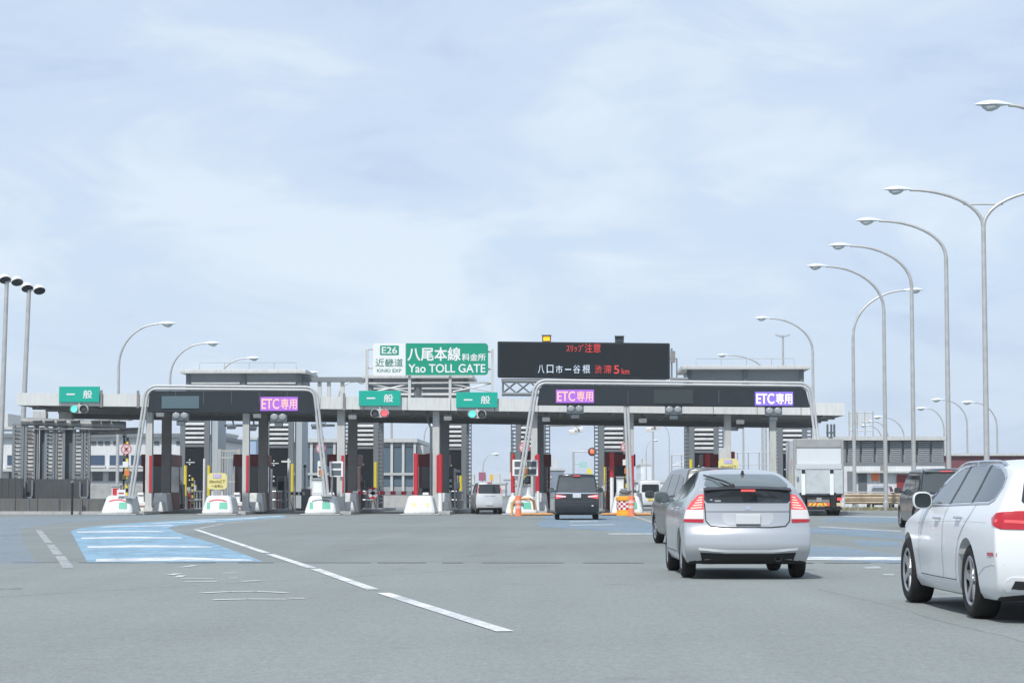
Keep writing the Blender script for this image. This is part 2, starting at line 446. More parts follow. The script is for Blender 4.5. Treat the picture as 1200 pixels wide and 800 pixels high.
# saw-cut expansion joint across the plaza, with patched stretches
m = MB()
x = -17.0
while x < 24:
    w = random.uniform(.3, 1.5); t = random.uniform(.05, .16)
    m.add([(x, JOINT_Y - t, 0), (x + w, JOINT_Y - t * random.uniform(.7, 1.3), 0), (x + w, JOINT_Y + t, 0), (x, JOINT_Y + t, 0)], [(0, 1, 2, 3)])
    x += w + random.uniform(.05, .5)
structure(m.build('expansion_joint', M('joint_tar', (.075, .08, .08), .9, 0, .3, 4)))

# ================================================================== toll canopy
YN, YC, YB = 109.6, 113.3, 123.8
XL, XR = GX(18, YC), GX(991, YC)
zl, zr = GZ(459.5, YC), GZ(472.3, YC)
def ztop(x): return zl + (zr - zl) * (x - XL) / (XR - XL)
FT = .64
ISL = [GX(px, YN) for px in (138, 255, 380, 497, 612, 735, 852, 968)]
canopy = thing('toll_gate_canopy', 'long flat pale canopy roof spanning all the toll lanes on grey columns', 'canopy', (0, YC, 0))
def cb(mb, x0, x1, y0, y1, d0, d1, mi=0):      # slab following the roof's fall: d0..d1 below the top
    mb.hexa([(x0, y0, ztop(x0) - d1), (x1, y0, ztop(x1) - d1), (x1, y1, ztop(x1) - d1), (x0, y1, ztop(x0) - d1),
             (x0, y0, ztop(x0) - d0), (x1, y0, ztop(x1) - d0), (x1, y1, ztop(x1) - d0), (x0, y1, ztop(x0) - d0)], mi)
m = MB(); n = 19
for i in range(n):
    a, b = XL + (XR - XL) * i / n, XL + (XR - XL) * (i + 1) / n
    cb(m, a + .015, b - .015, -.12, .0, 0, FT)
cb(m, XL, XR, .0, .1, .03, FT - .03, 1)
fa = m.build('fascia', [FASCIA, SLATE], canopy)
m = MB(); cb(m, XL + .1, XR - .1, .1, YB - YC, .05, .16); m.build('roof_slab', PALE, canopy)
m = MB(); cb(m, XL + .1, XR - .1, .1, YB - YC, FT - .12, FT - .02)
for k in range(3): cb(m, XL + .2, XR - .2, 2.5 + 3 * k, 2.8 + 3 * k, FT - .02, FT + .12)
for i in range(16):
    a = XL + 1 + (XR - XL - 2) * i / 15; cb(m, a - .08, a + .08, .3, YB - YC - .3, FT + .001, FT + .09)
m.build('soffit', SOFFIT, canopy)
m = MB(); cb(m, XL + .2, XR - .2, YB - YC - .6, YB - YC, FT, FT + .36)
m.build('rear_beam', SLATE2, canopy)
for s_, xx in ((-1, XL), (1, XR)):
    m = MB(); cb(m, min(xx, xx - s_ * .1), max(xx, xx - s_ * .1), .1, YB - YC, 0, FT); m.build('side_fascia', FASCIA, canopy)
for px in (118, 161, 403):
    m = MB(); xx = GX(px, YC); m.box(xx - .06, xx + .06, -.2, -.12, ztop(xx) - .7, ztop(xx) + .18)
    m.build('drain_clamp', BROWN, canopy)
# H-section columns, pale in front and brown behind, one pair per island
def column(x, Y, mat, hw=.2, strip=None, d=.2):
    m = MB(); z1 = ztop(x) - FT
    m.box(x - hw, x + hw, Y - YC - d, Y - YC - d + .06, 0, z1); m.box(x - hw, x + hw, Y - YC + d - .06, Y - YC + d, 0, z1)
    m.box(x - hw * .9, x + hw * .9, Y - YC - d + .06, Y - YC + d - .06, 0, z1)
    m.box(x - hw - .06, x + hw + .06, Y - YC - d - .05, Y - YC + d + .05, 0, .35)
    c = m.build('column', mat, canopy, bevel=.01)
    if strip:
        s0, s1, za, zb = strip
        q = MB(); q.box(x + s0, x + s1, Y - YC - d - .03, Y - YC - d, za, zb); q.build('guard_strip', RED, c)
    return c
PCOL = [GX(px, 114) for px in (174.5, 288, 399.5, 511, 626, 739, 853, 906)]
DCOL = [GX(px, 118.5) for px in (194.5, 308, 413, 521, 632, 745, 846, 905)]
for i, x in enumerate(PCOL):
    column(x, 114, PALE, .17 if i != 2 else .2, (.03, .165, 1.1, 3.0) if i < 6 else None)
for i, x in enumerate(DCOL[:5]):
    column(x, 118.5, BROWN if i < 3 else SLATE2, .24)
for px in (46, 76.5): column(GX(px, 122), 122, PALE, .36, None, .3)
# rooftop louvred monitors
def monitor(px0, px1, py0, py1, Y, label, over=.4, slat=True, lamps=2):
    x0, x1 = GX(px0, Y), GX(px1, Y); z0 = min(ztop(x0), ztop(x1)) - .06; z1 = GZ(py0, Y)
    t = thing('roof_monitor', label, 'roof monitor', ((x0 + x1) / 2, Y, z0), 0, 'louvred monitors on the canopy roof')
    w, h = (x1 - x0) / 2, z1 - z0
    m = MB(); m.box(-w, w, 0, 5, 0, h - .2); m.build('wall', SLATE2, t)
    m = MB(); m.box(-w - over, w + over, -.5, 5.5, h - .2, h); m.build('roof', PALE, t, bevel=.03)
    m = MB(); k = max(2, int(2 * w / 2.1))
    for i in range(k):
        a, b = -w + 2 * w * i / k + .2, -w + 2 * w * (i + 1) / k - .2
        for j in range(3 if slat else 1):
            z = (.12 if slat else h * .56) + j * (h - .55) / 3
            m.hexa([(a, -.14, z), (b, -.14, z), (b, -.01, z + .03), (a, -.01, z + .03), (a, -.14, z + .05), (b, -.14, z + .05), (b, -.01, z + .12), (a, -.01, z + .12)])
    m.build('louvre', M('louvre_slat', (.55, .56, .56), .5, 0, .08, 2, .3), t)
    m = MB()
    for i in range(k + 1):
        a = -w + 2 * w * i / k; m.box(a - .1, a + .1, -.1, 0, 0, h - .2)
    m.build('mullion', SLATE, t)
    m = MB(); m.tube([(-w * .85, 1, h), (-w * .85, 1, h + .45), (w * .9, 1, h + .45), (w * .9, 1, h)], .02, 5)
    for q in (-.4, .05, .5): m.tube([(q * w, 1, h), (q * w, 1, h + .45)], .02, 5)
    m.build('safety_rail', STEEL, t)
    return t
monitor(219, 350, 433, 458, 119, 'louvred roof monitor above the ETC sign arch beside the wall', slat=False)
monitor(433, 546, 439, 463, 119, 'louvred roof monitor behind the green Yao toll gate sign')
monitor(808, 941, 429, 449, 119, 'louvred roof monitor above the violet ETC display, behind white framed arch', slat=False)
t = thing('roof_walkway', 'thin grey service walkway bridging two roof monitors on slim posts', 'walkway', (GX(390, 120), 120, ztop(GX(390, 120))))
x0, x1 = GX(352, 120) - t.location.x, GX(432, 120) - t.location.x; zz = GZ(444, 120) - t.location.z
m = MB(); m.box(x0, x1, 0, .8, zz - .12, zz + .12); m.build('deck', SLATE2, t)
for px in (373, 384, 400):
    m = MB(); q = GX(px, 120) - t.location.x; m.box(q - .1, q + .1, .2, .4, -.05, zz - .12); m.build('post', PALE, t)

# ================================================================== lane-number signs (general lanes) with their signals
LED_G = M('green_signal_lens', (.1, .5, .4), .3, emit=(.08, .9, .6), es=1.4)
LED_R = M('red_signal_lens', (.5, .05, .06), .3, emit=(1, .1, .12), es=1.2)
LENS_OFF = M('unlit_lens', (.05, .06, .065), .25)
def lane_sign(px0, px1, py0, py1, sig, lit, label, siglabel):
    Y = YC - .3
    a, b = PY(px0, py1, Y), PY(px1, py0, Y); w, h = (b.x - a.x) / 2, (b.z - a.z) / 2
    c = ((a.x + b.x) / 2, Y, (a.z + b.z) / 2)
    t = thing('lane_sign', label, 'lane sign', (c[0], Y, c[2]), 0, 'green signs over the general lanes')
    m = MB(); m.box(-w, w, 0, .14, -h, h); m.build('panel', TEAL, t, bevel=.01)
    lettering('lettering', '一', SIGNW, t, -w * .42, -.002, 0, w=.36 * w * 1.15, h=.07, bold=.012)
    lettering('lettering', '般', SIGNW, t, w * .42, -.002, 0, w=.44 * w, h=1.02 * h, bold=.018)
    p = PY(*sig, Y)
    s = thing('lane_signal', siglabel, 'traffic signal', (p.x, Y, p.z), 0, 'two-lamp signals under the green lane signs')
    m = MB(); pts = []
    for k in range(24):
        an = 2 * math.pi * k / 24; pts.append((math.copysign(.25, math.cos(an)) + .22 * math.cos(an), .22 * math.sin(an)))
    m.prism(pts, 0, .22); m.box(-.04, .04, .05, .15, .2, .36)
    m.build('housing', PALE, s)
    for k, sx in enumerate((-.24, .24)):
        m = MB(); m.lathe([(.0, 0), (.15, .01), (.17, .03)], (sx, -.035, 0), 'y', 20)
        m.build('lens', (LED_G if lit == 'g' else LED_R) if (k == 0) == (lit == 'g') else LENS_OFF, s)
        m = MB(); m.lathe([(.19, -.12), (.19, 0), (.175, 0), (.175, -.12)], (sx, 0, 0), 'y', 20); m.build('visor', SLATE2, s)
lane_sign(69, 116.5, 452.6, 471, (92.5, 479), 'g', 'green general lane sign at the canopy end beside the louvred screen', 'signal lit green at the canopy end beside the louvred screen')
lane_sign(420.5, 469.5, 457.5, 475.3, (445, 484), 'r', 'green general lane sign directly above the red lit signal', 'signal showing red beneath the middle green lane sign')
lane_sign(534.5, 583, 459.3, 477.3, (559, 485), 'g', 'green general lane sign beneath the Yao TOLL GATE board', 'signal lit green beside the lane sign next to the dark message board')

# ================================================================== boards over the canopy
YS = YC + 1.2
a, b = PY(475.5, 439.3, YS), PY(572, 402, YS)
gs = thing('toll_gate_sign', 'large green board reading Yao TOLL GATE standing on the canopy', 'sign', ((a.x + b.x) / 2, YS, a.z))
w, h = (b.x - a.x) / 2, b.z - a.z
def rrect(x0, x1, z0, z1, r, corners=(1, 1, 1, 1)):   # bl br tr tl
    out = []
    for (cx, cz, a0, on) in ((x0 + r, z0 + r, 180, corners[0]), (x1 - r, z0 + r, 270, corners[1]), (x1 - r, z1 - r, 0, corners[2]), (x0 + r, z1 - r, 90, corners[3])):
        if on: out += [(cx + r * math.cos(R(a0 + k * 15)), cz + r * math.sin(R(a0 + k * 15))) for k in range(7)]
        else: out.append((x0 if a0 in (180, 90) else x1, z0 if a0 in (180, 270) else z1))
    return out
m = MB(); m.prism(rrect(-w, w, 0, h, .18, (0, 1, 1, 0)), 0, .12); m.build('panel', GREEN, gs)
lettering('lettering', '八尾本線', SIGNW, gs, -w + .35 * 2 * w - .03, -.003, h * .66, w=2 * w * .64, h=h * .41, bold=.025)
lettering('lettering', '料金所', SIGNW, gs, -w + .827 * 2 * w, -.003, h * .56, w=2 * w * .285, h=h * .225, bold=.02)
lettering('lettering', 'Yao TOLL GATE', SIGNW, gs, -w + .5 * 2 * w, -.003, h * .21, w=2 * w * .93, h=h * .26, bold=.022)
a2, b2 = PY(437, 440, YS), PY(475.2, 402, YS)
ws = thing('route_sign', 'white board reading E26 beside the big green toll gate board', 'sign', ((a2.x + b2.x) / 2, YS, a2.z))
w2, h2 = (b2.x - a2.x) / 2, b2.z - a2.z
m = MB(); m.prism(rrect(-w2, w2 - .01, 0, h2, .12, (1, 0, 0, 1)), 0, .12); m.build('panel', SIGNW, ws)
m = MB(); m.prism(rrect(-.48, .5, h2 * .63, h2 * .93, .05), -.006, 0); bd = m.build('number_plate', GREEN, ws)
lettering('lettering', 'E26', SIGNW, bd, .01, -.009, h2 * .78, w=.78, h=.34, bold=.025)
lettering('lettering', '近畿道', M('sign_green_text', (.05, .22, .16), .5), ws, 0, -.003, h2 * .40, w=1.42, h=.42, bold=.005)
lettering('lettering', 'KINKI EXP', MATS['sign_green_text'], ws, 0, -.003, h2 * .155, w=1.26, h=.17, bold=.012)
sf = thing('sign_frame', 'grey pipe frame with cross braces carrying the green and white boards', 'sign frame', ((GX(500, YS)), YS, ztop(GX(500, YS)) - .02))
ox, oz = sf.location.x, sf.location.z
for px, pt in ((430, 409), (480, 440), (527.5, 440), (577, 409)):
    q = PY(px, pt, YS + .25); m = MB(); m.box(q.x - ox - .07, q.x - ox + .07, .18, .32, 0, q.z - oz); m.build('post', PALE, sf)
for pa, pb in (((430, 409), (437, 409)), ((430, 431), (437, 431)), ((571, 412), (577, 412)), ((571, 432.5), (577, 432.5)), ((430, 449), (577, 448))):
    m = MB(); m.tube([Vector(PY(*pa, YS + .3)) - sf.location, Vector(PY(*pb, YS + .3)) - sf.location], .05, 6); m.build('cross_pipe', PALE, sf)
for pa, pb in (((430, 449), (478, 459)), ((430, 461), (478, 450)), ((530, 450), (577, 459)), ((530, 459), (577, 449))):
    m = MB(); m.tube([Vector(PY(*pa, YS + .35)) - sf.location, Vector(PY(*pb, YS + .35)) - sf.location], .04, 6); m.build('brace', STEEL, sf)

# message board
YM = YC + 1.6
a, b = PY(583, 441.5, YM), PY(785, 399.5, YM)
mb_ = thing('message_board', 'wide dark electronic message board with red and white lit text on the canopy', 'message board', ((a.x + b.x) / 2, YM, a.z))
w, h = (b.x - a.x) / 2, b.z - a.z
tilt = lambda x: -(x + w) * .012
m = MB(); m.hexa([(-w, 0, 0), (w, 0, tilt(w)), (w, .9, tilt(w)), (-w, .9, 0), (-w, 0, h), (w, 0, h + tilt(w)), (w, .9, h + tilt(w)), (-w, .9, h)])
m.build('cabinet', M('cabinet_dark', (.026, .032, .038), .75, 0, .12, 2, spec=.2), mb_, bevel=.05)
m = MB(); m.hexa([(-w + .12, -.02, .12), (w - .12, -.02, .12 + tilt(w)), (w - .12, .01, .12 + tilt(w)), (-w + .12, .01, .12), (-w + .12, -.02, h - .1), (w - .12, -.02, h - .1 + tilt(w)), (w - .12, .01, h - .1 + tilt(w)), (-w + .12, .01, h - .1)])
m.build('screen', M('led_screen', (.018, .023, .028), .8, 0, .15, 14, spec=.15), mb_)
m = MB(); m.box(-w + .2, w - .2, .1, .8, -.22 + tilt(0), .02 + tilt(w)); m.build('hood', SLATE2, mb_)
LR = M('red_led_text', (.3, .02, .02), emit=(1, .09, .08), es=.42)
LW = M('white_led_text', (.4, .45, .5), emit=(.62, .8, 1), es=.4)
def bx(px): return GX(px, YM) - (a.x + b.x) / 2
def bz(py): return GZ(py, YM) - a.z
def btext(txt, px0, px1, py, hpx, mat, bold=0):
    lettering('lettering', txt, mat, mb_, (bx(px0) + bx(px1)) / 2, -.024, bz(py), w=bx(px1) - bx(px0), h=bz(py) - bz(py + hpx), bold=bold)
btext('ｽﾘｯﾌﾟ', 664, 684, 408, 9, LR); btext('注意', 685.5, 704.5, 407.8, 10.5, LR)
btext('八', 630.5, 638, 432.3, 9.6, LW); btext('口', 641, 648.6, 432.3, 9.6, LW); btext('市', 651.5, 659.5, 432.6, 9.2, LW); btext('ー', 662.5, 669.5, 432.8, 1.3, LW)
btext('谷', 672, 680.3, 432.5, 9.6, LW); btext('根', 683, 692, 432.3, 10, LW)
btext('渋', 697.5, 705.5, 432.7, 9.6, LR); btext('滞', 708, 717, 432.7, 9.6, LR); btext('5', 720, 726, 433, 9.6, LR, .01); btext('km', 729, 738, 435, 6.6, LR)
for px, lit in ((640.5, True), (726, False)):
    q = PY(px, 399 + (px - 583) * .012, YM); m = MB(); x_ = q.x - mb_.location.x; z_ = q.z - mb_.location.z
    m.box(x_ - .23, x_ + .23, .1, .5, z_ - .05, z_ + .33); m.box(x_ - .26, x_ + .26, -.06, .1, z_ + .29, z_ + .33)
    hz_ = m.build('warning_lamp', SLATE, mb_)
    m = MB(); m.box(x_ - .17, x_ + .17, .06, .1, z_ + .03, z_ + .25); m.build('lens', M('amber_lens_lit', (.6, .25, 0), emit=(1, .45, .02), es=1.1) if lit else LENS_OFF, hz_)
tr = thing('board_truss', 'dark lattice truss with cross bracing carrying the message board', 'truss', (GX(614, YM), YM + .1, ztop(GX(614, YM))))
def tl(px, py, dy=0): return Vector(PY(px, py, YM + .1)) - tr.location + Vector((0, dy, 0))
for dy in (0, .7):
    m = MB()
    for q in range(4):
        px = 589 + q * 49
        m.tube([tl(px, 445, dy), tl(px, 463.5, dy)], .05, 5)
        if q < 3:
            for k in range(3):
                p0, p1 = px + 16 * k, px + 16 * (k + 1)
                m.tube([tl(p0, 447, dy), tl(p1, 460, dy)], .035, 5); m.tube([tl(p0, 460, dy), tl(p1, 447, dy)], .035, 5)
    m.tube([tl(588, 446.5, dy), tl(738, 447.5, dy)], .06, 5); m.tube([tl(588, 461.5, dy), tl(738, 462.5, dy)], .08, 5)
    m.build('lattice', SLATE2, tr)
m = MB(); m.tube([tl(787, 408), tl(787, 444)], .05, 5); m.tube([tl(793, 420), tl(793, 444)], .04, 5); m.tube([tl(785, 444), tl(806, 444)], .1, 6); m.tube([tl(785, 420), tl(793, 420)], .03, 5); m.build('side_rail', SLATE2, tr)
m = MB(); q = tl(788.5, 418); m.box(q.x - .12, q.x + .12, -.1, .15, q.z - .3, q.z + .3); m.build('camera_box', BROWN, tr)

# ================================================================== gantries over the ETC lanes
PURP = M('violet_led_field', (.2, .08, .35), .5, emit=(.33, .125, .56), es=.58)
PURB = M('blue_violet_led_field', (.15, .1, .4), .5, emit=(.18, .12, .68), es=.62)
PINKT = M('peach_led_text', (.5, .3, .25), emit=(1, .5, .38), es=.62)
WHT = M('pale_led_text', (.6, .6, .7), emit=(.86, .86, 1), es=1)
DIM = M('dim_display', (.085, .135, .155), .4, 0, .1, 6)
DIM2 = M('dark_dim_display', (.035, .045, .048), .4, 0, .1, 6)
GPANEL = M('gantry_panel', (.020, .027, .034), .6, 0, .15, 1.5, spec=.3)
def gantry(label, leg_l, top, leg_r, panel, displays, pairs, rung=None, post=None):
    pts = [leg_l, top[0], top[1], leg_r]
    o = PY(*leg_l, YN); t = thing('lane_gantry', label, 'gantry', (o.x, YN, 0))
    def L(px, py, dy=0): return Vector(PY(px, py, YN)) - t.location + Vector((0, dy, 0))
    P_ = [L(*p) for p in pts]; sm = [P_[0]]
    for i in (1, 2):                # bent corners
        a_, c_ = (P_[i - 1] - P_[i]).normalized(), (P_[i + 1] - P_[i]).normalized()
        half = a_.angle(c_) / 2; rad = .55; dist = rad / math.tan(half); cen = P_[i] + (a_ + c_).normalized() * (rad / math.sin(half))
        v0, v1 = P_[i] + a_ * dist - cen, P_[i] + c_ * dist - cen
        for j in range(9):
            u = j / 8; th = v0.angle(v1); sm.append(cen + (v0 * math.sin((1 - u) * th) + v1 * math.sin(u * th)) / math.sin(th))
    sm.append(P_[3])
    sm = [q for i in range(len(sm) - 1) for q in ([sm[i].lerp(sm[i + 1], k / 8) for k in range(8)] if (sm[i + 1] - sm[i]).length > 2 else [sm[i]])] + [sm[-1]]
    for k, off in enumerate((-.075, .075)):
        m = MB(); q = []
        for i, p in enumerate(sm):
            d = (sm[min(i + 1, len(sm) - 1)] - sm[max(i - 1, 0)]).normalized(); nrm = Vector((-d.z, 0, d.x))
            q.append(p + nrm * off)
        m.tube(q, .066, 10); fr = m.build('frame_pipe', PIPE, t)
    m = MB(); m.prism([((L(*p)).x, (L(*p)).z) for p in panel], -.12, .42); m.build('panel', GPANEL, t, bevel=.02)
    m = MB()
    xs = [L(*p).x for p in panel]
    for i in range(1, 6):
        xx = min(xs) + (max(xs) - min(xs)) * i / 6; zz = L(600, 455 if panel[0][1] > 455 else 452).z
        m.box(xx - .012, xx + .012, -.127, -.12, zz - .75, zz - .12)
    m.build('panel_joint', M('joint_grey', (.09, .1, .11), .6), t)
    for (x0, x1, y0, y1, kind) in displays:
        A, B = L(x0, y1), L(x1, y0)
        m = MB(); m.box(A.x, B.x, -.16, -.12, A.z, B.z)
        d = m.build('display', {'p': PURP, 'b': PURB, 'd': DIM, 'k': DIM2}[kind], t)
        if kind in 'pb':
            tm = PINKT if kind == 'p' else WHT; cx, wd, cz, hh = (A.x + B.x) / 2, B.x - A.x, (A.z + B.z) / 2, B.z - A.z
            lettering('lettering', 'ETC', tm, d, cx - wd * .23, -.164, cz, w=wd * .46, h=hh * .72, bold=.012)
            lettering('lettering', '専用', tm, d, cx + wd * .26, -.164, cz, w=wd * .42, h=hh * .74, bold=.008)
    for px, py in pairs:
        c = L(px, py); m = MB(); m.box(c.x - .42, c.x + .42, -.05, .2, c.z - .26, c.z + .26); m.box(c.x - .2, c.x + .2, .0, .2, c.z - .5, c.z - .26)
        bxo = m.build('lamp_box', SLATE, t, bevel=.02)
        for s_ in (-1, 1):
            m = MB(); m.lathe([(.0, -.06), (.1, -.055), (.16, -.03), (.185, .0), (.185, .04)], (c.x + s_ * .205, -.06, c.z), 'y', 20)
            m.build('lens', M('grey_lens', (.3, .32, .33), .25, 0, .1), bxo)
    if post:
        A, B = L(*post[0]), L(*post[1])
        m = MB(); m.tube([A, B], .07, 10); m.tube([A + Vector((.15, 0, 0)), B + Vector((.15, 0, 0))], .07, 10); m.build('middle_post', PIPE, t)
    m = MB()
    for p in (leg_l, leg_r):
        q = L(*p); m.box(q.x - .28, q.x + .28, -.25, .25, q.z - .06, q.z + .02)
    m.build('base_plate', STEEL, t)
    return t
gantry('silver pipe gantry arching over the lanes nearest the louvred screen, with an unlit display',
       (153.5, 582), [(172.6, 453.6), (369, 455.2)], (383, 580),
       [(173.5, 482.5), (175.5, 461), (178, 457.6), (362, 458.2), (366, 461), (369.5, 485)],
       [(190, 234, 464, 478.5, 'd'), (305.5, 349.5, 465, 481.3, 'p')], [(211.5, 486.5), (326.5, 488.2)])
gantry('longer silver pipe gantry with three displays arching over the middle lanes by the truck',
       (606, 588), [(628.6, 447), (949, 450.4)], (966, 584),
       [(629.5, 474.5), (632.5, 455), (636, 450.6), (939, 454), (944, 457), (949, 477)],
       [(651.5, 696, 456.5, 472, 'p'), (766, 812, 456.5, 473, 'k'), (884.5, 929, 459, 475.3, 'b')], [(674, 478.5), (789.5, 479.5), (906.5, 481)], post=((732.3, 474), (736.5, 580)))

# ================================================================== islands
ORD = ['first', 'second', 'third', 'fourth', 'fifth', 'sixth', 'seventh', 'eighth']
def island_slab(x, i):
    m = MB(); m.box(x - .9, x + .9, 1.2, 32, 0, .16); m.box(x - .92, x + .92, 1.18, 1.5, .0, .17, 0)
    o = m.build('toll_island', [CONC, YELLOW], loc=(0, YN, 0), bevel=.02)
    return tag(o, f'long kerbed concrete island under the {ORD[i]} row of booths from the louvred screen', 'island', 'raised islands between the toll lanes')
for i, x in enumerate(ISL): island_slab(x + .3, i)

def taper(m, x0, x1, y0, y1, z0, z1, ix, iy0, iy1, mi=0):
    m.hexa([(x0, y0, z0), (x1, y0, z0), (x1, y1, z0), (x0, y1, z0), (x0 + ix, y0 + iy0, z1), (x1 - ix, y0 + iy0, z1), (x1 - ix, y1 - iy1, z1), (x0 + ix, y1 - iy1, z1)], mi)
def nose(i, px, style, label):
    x = GX(px, YN)
    t = thing('island_nose', label, 'island nose', (x, YN, 0), 0, 'white concrete noses of the toll islands')
    m = MB(); taper(m, -.82, .82, -.3, 2.2, .03, .96, .24, .42, .1)
    m.build('body', NOSE, t, bevel=.17, smooth=True)
    m = MB(); m.box(-.98, .98, -.42, 2.5, 0, .06); m.build('apron', CONC, t, bevel=.02)
    if style != 'plain':
        # arc stripe across the brow
        m = MB(); k = 10
        for j in range(k):
            u0, u1 = -.5 + j / k, -.5 + (j + 1) / k
            z0, z1 = .78 - .3 * u0 * u0, .78 - .3 * u1 * u1
            def fy(z): return -.3 + .42 * (z - .03) / .93 - .012
            m.add([(u0 * .86, fy(z0 - .07), z0 - .07), (u1 * .86, fy(z1 - .07), z1 - .07), (u1 * .86, fy(z1), z1), (u0 * .86, fy(z0), z0)], [(0, 1, 2, 3)])
        m.build('brow_stripe', RED if style != 'grey' else SLATE2, t)
        for s_ in ((1,) if style == 'one' else (-1, 1)):
            m = MB(); y_ = lambda z: -.3 + .42 * (z - .03) / .93 - .014
            a0, a1 = (.08, .50) if s_ == 1 else (-.54, -.36)
            m.hexa([(a0, y_(.3), .3), (a1, y_(.3), .3), (a1, y_(.3) + .01, .3), (a0, y_(.3) + .01, .3), (a0, y_(.62), .62), (a1 - .04, y_(.62), .62), (a1 - .04, y_(.62) + .01, .62), (a0, y_(.62) + .01, .62)])
            m.build('green_plate', NGREEN, t)
    else:
        m = MB(); y_ = lambda z: -.3 + .42 * (z - .03) / .93 - .014
        for q in (-.38, .3):
            m.add([(q, y_(.42), .42), (q + .18, y_(.42), .42), (q + .18, y_(.6), .6), (q, y_(.6), .6)], [(0, 1, 2, 3)])
        m.build('yellow_mark', M('faded_yellow_mark', (.7, .6, .3), .6, 0, .2, 8), t)
    return t
nose(0, 138, 'one', 'white island nose with one green plate, beside the stained concrete wall')
nose(1, 255.5, 'both', 'white island nose with two green plates under the yellow rounded speed sign')
nose(2, 376, 'grey', 'white island nose at the foot of the gantry leg by the red crossed disc')
nose(3, 492, 'plain', 'white island nose without green plates, behind which a tall red post stands')
nose(4, 611, 'grey', 'white island nose behind the orange post beside the silver van')
nose(5, 735, 'both', 'white island nose hidden behind the checkered orange drum')
nose(6, 853, 'both', 'white island nose hidden behind the silver hatchback')
def block(i, x):
    t = thing('guard_block', f'pale grey sloped concrete block behind the {ORD[i]} island nose from the louvred screen', 'guard block', (x, 114.4, 0), 0, 'concrete blocks guarding the booths')
    m = MB(); taper(m, -.75, .8, 0, 1.0, .1, .62, .12, .1, .0); taper(m, .0, .85, 1.0, 2.6, .1, 1.08, .1, .12, .1)
    m.build('body', NOSE, t, bevel=.05)
    m = MB(); m.box(-.62, -.3, .4, .7, .6, 1.0); m.hexa([(-.62, .3, 1.0), (-.3, .3, 1.0), (-.3, .72, 1.0), (-.62, .72, 1.0), (-.6, .36, 1.1), (-.32, .36, 1.1), (-.32, .7, 1.1), (-.6, .7, 1.1)])
    m.build('machine_box', WHITE, t, bevel=.02)
    m = MB(); m.box(-.5, .3, .03, .08, .36, .43); m.build('stripe', M('faded_red_stripe', (.3, .14, .12), .7, 0, .2, 4), t)
for i in range(7): block(i, PCOL[i] - .12)

# maroon booths with dark glazing behind the columns
def booth(i, x):
    Y = 120.0
    t = thing('toll_booth', f'maroon framed toll booth with dark glazing on the {ORD[i]} island from the louvred screen', 'toll booth', (x, Y, .16), 0, 'maroon toll booths')
    w = .74
    m = MB(); m.box(-w, w, 0, 3.2, 0, .95); m.build('wall', MAROON, t, bevel=.02)
    m = MB(); m.box(-w - .08, w + .08, -.12, 3.35, 2.35, 3.0); m.build('roof', MAROON, t, bevel=.03)
    m = MB()
    for sx in (-1, 1):
        for y_ in (0, 3.1): m.box(sx * (w - .06) - .06, sx * (w - .06) + .06, y_, y_ + .1, .95, 2.35)
    m.build('corner_post', MAROON, t)
    m = MB(); m.box(-w + .13, w - .13, .03, .06, .95, 2.35); m.build('window', GLASSD, t)
    for sx in (-1, 1):
        m = MB(); m.box(sx * (w - .03) - .015, sx * (w - .03) + .015, .12, 3.0, .95, 2.35); m.build('window', GLASSD, t)
    m = MB(); m.box(-.3, .3, 1.2, 1.8, 1.0, 1.9); m.build('console', SLATE, t)
for i in range(7): booth(i, (GX(183, 120), GX(291, 120), GX(401, 120), GX(507, 120), GX(628, 120), GX(727, 120), GX(842, 120))[i])

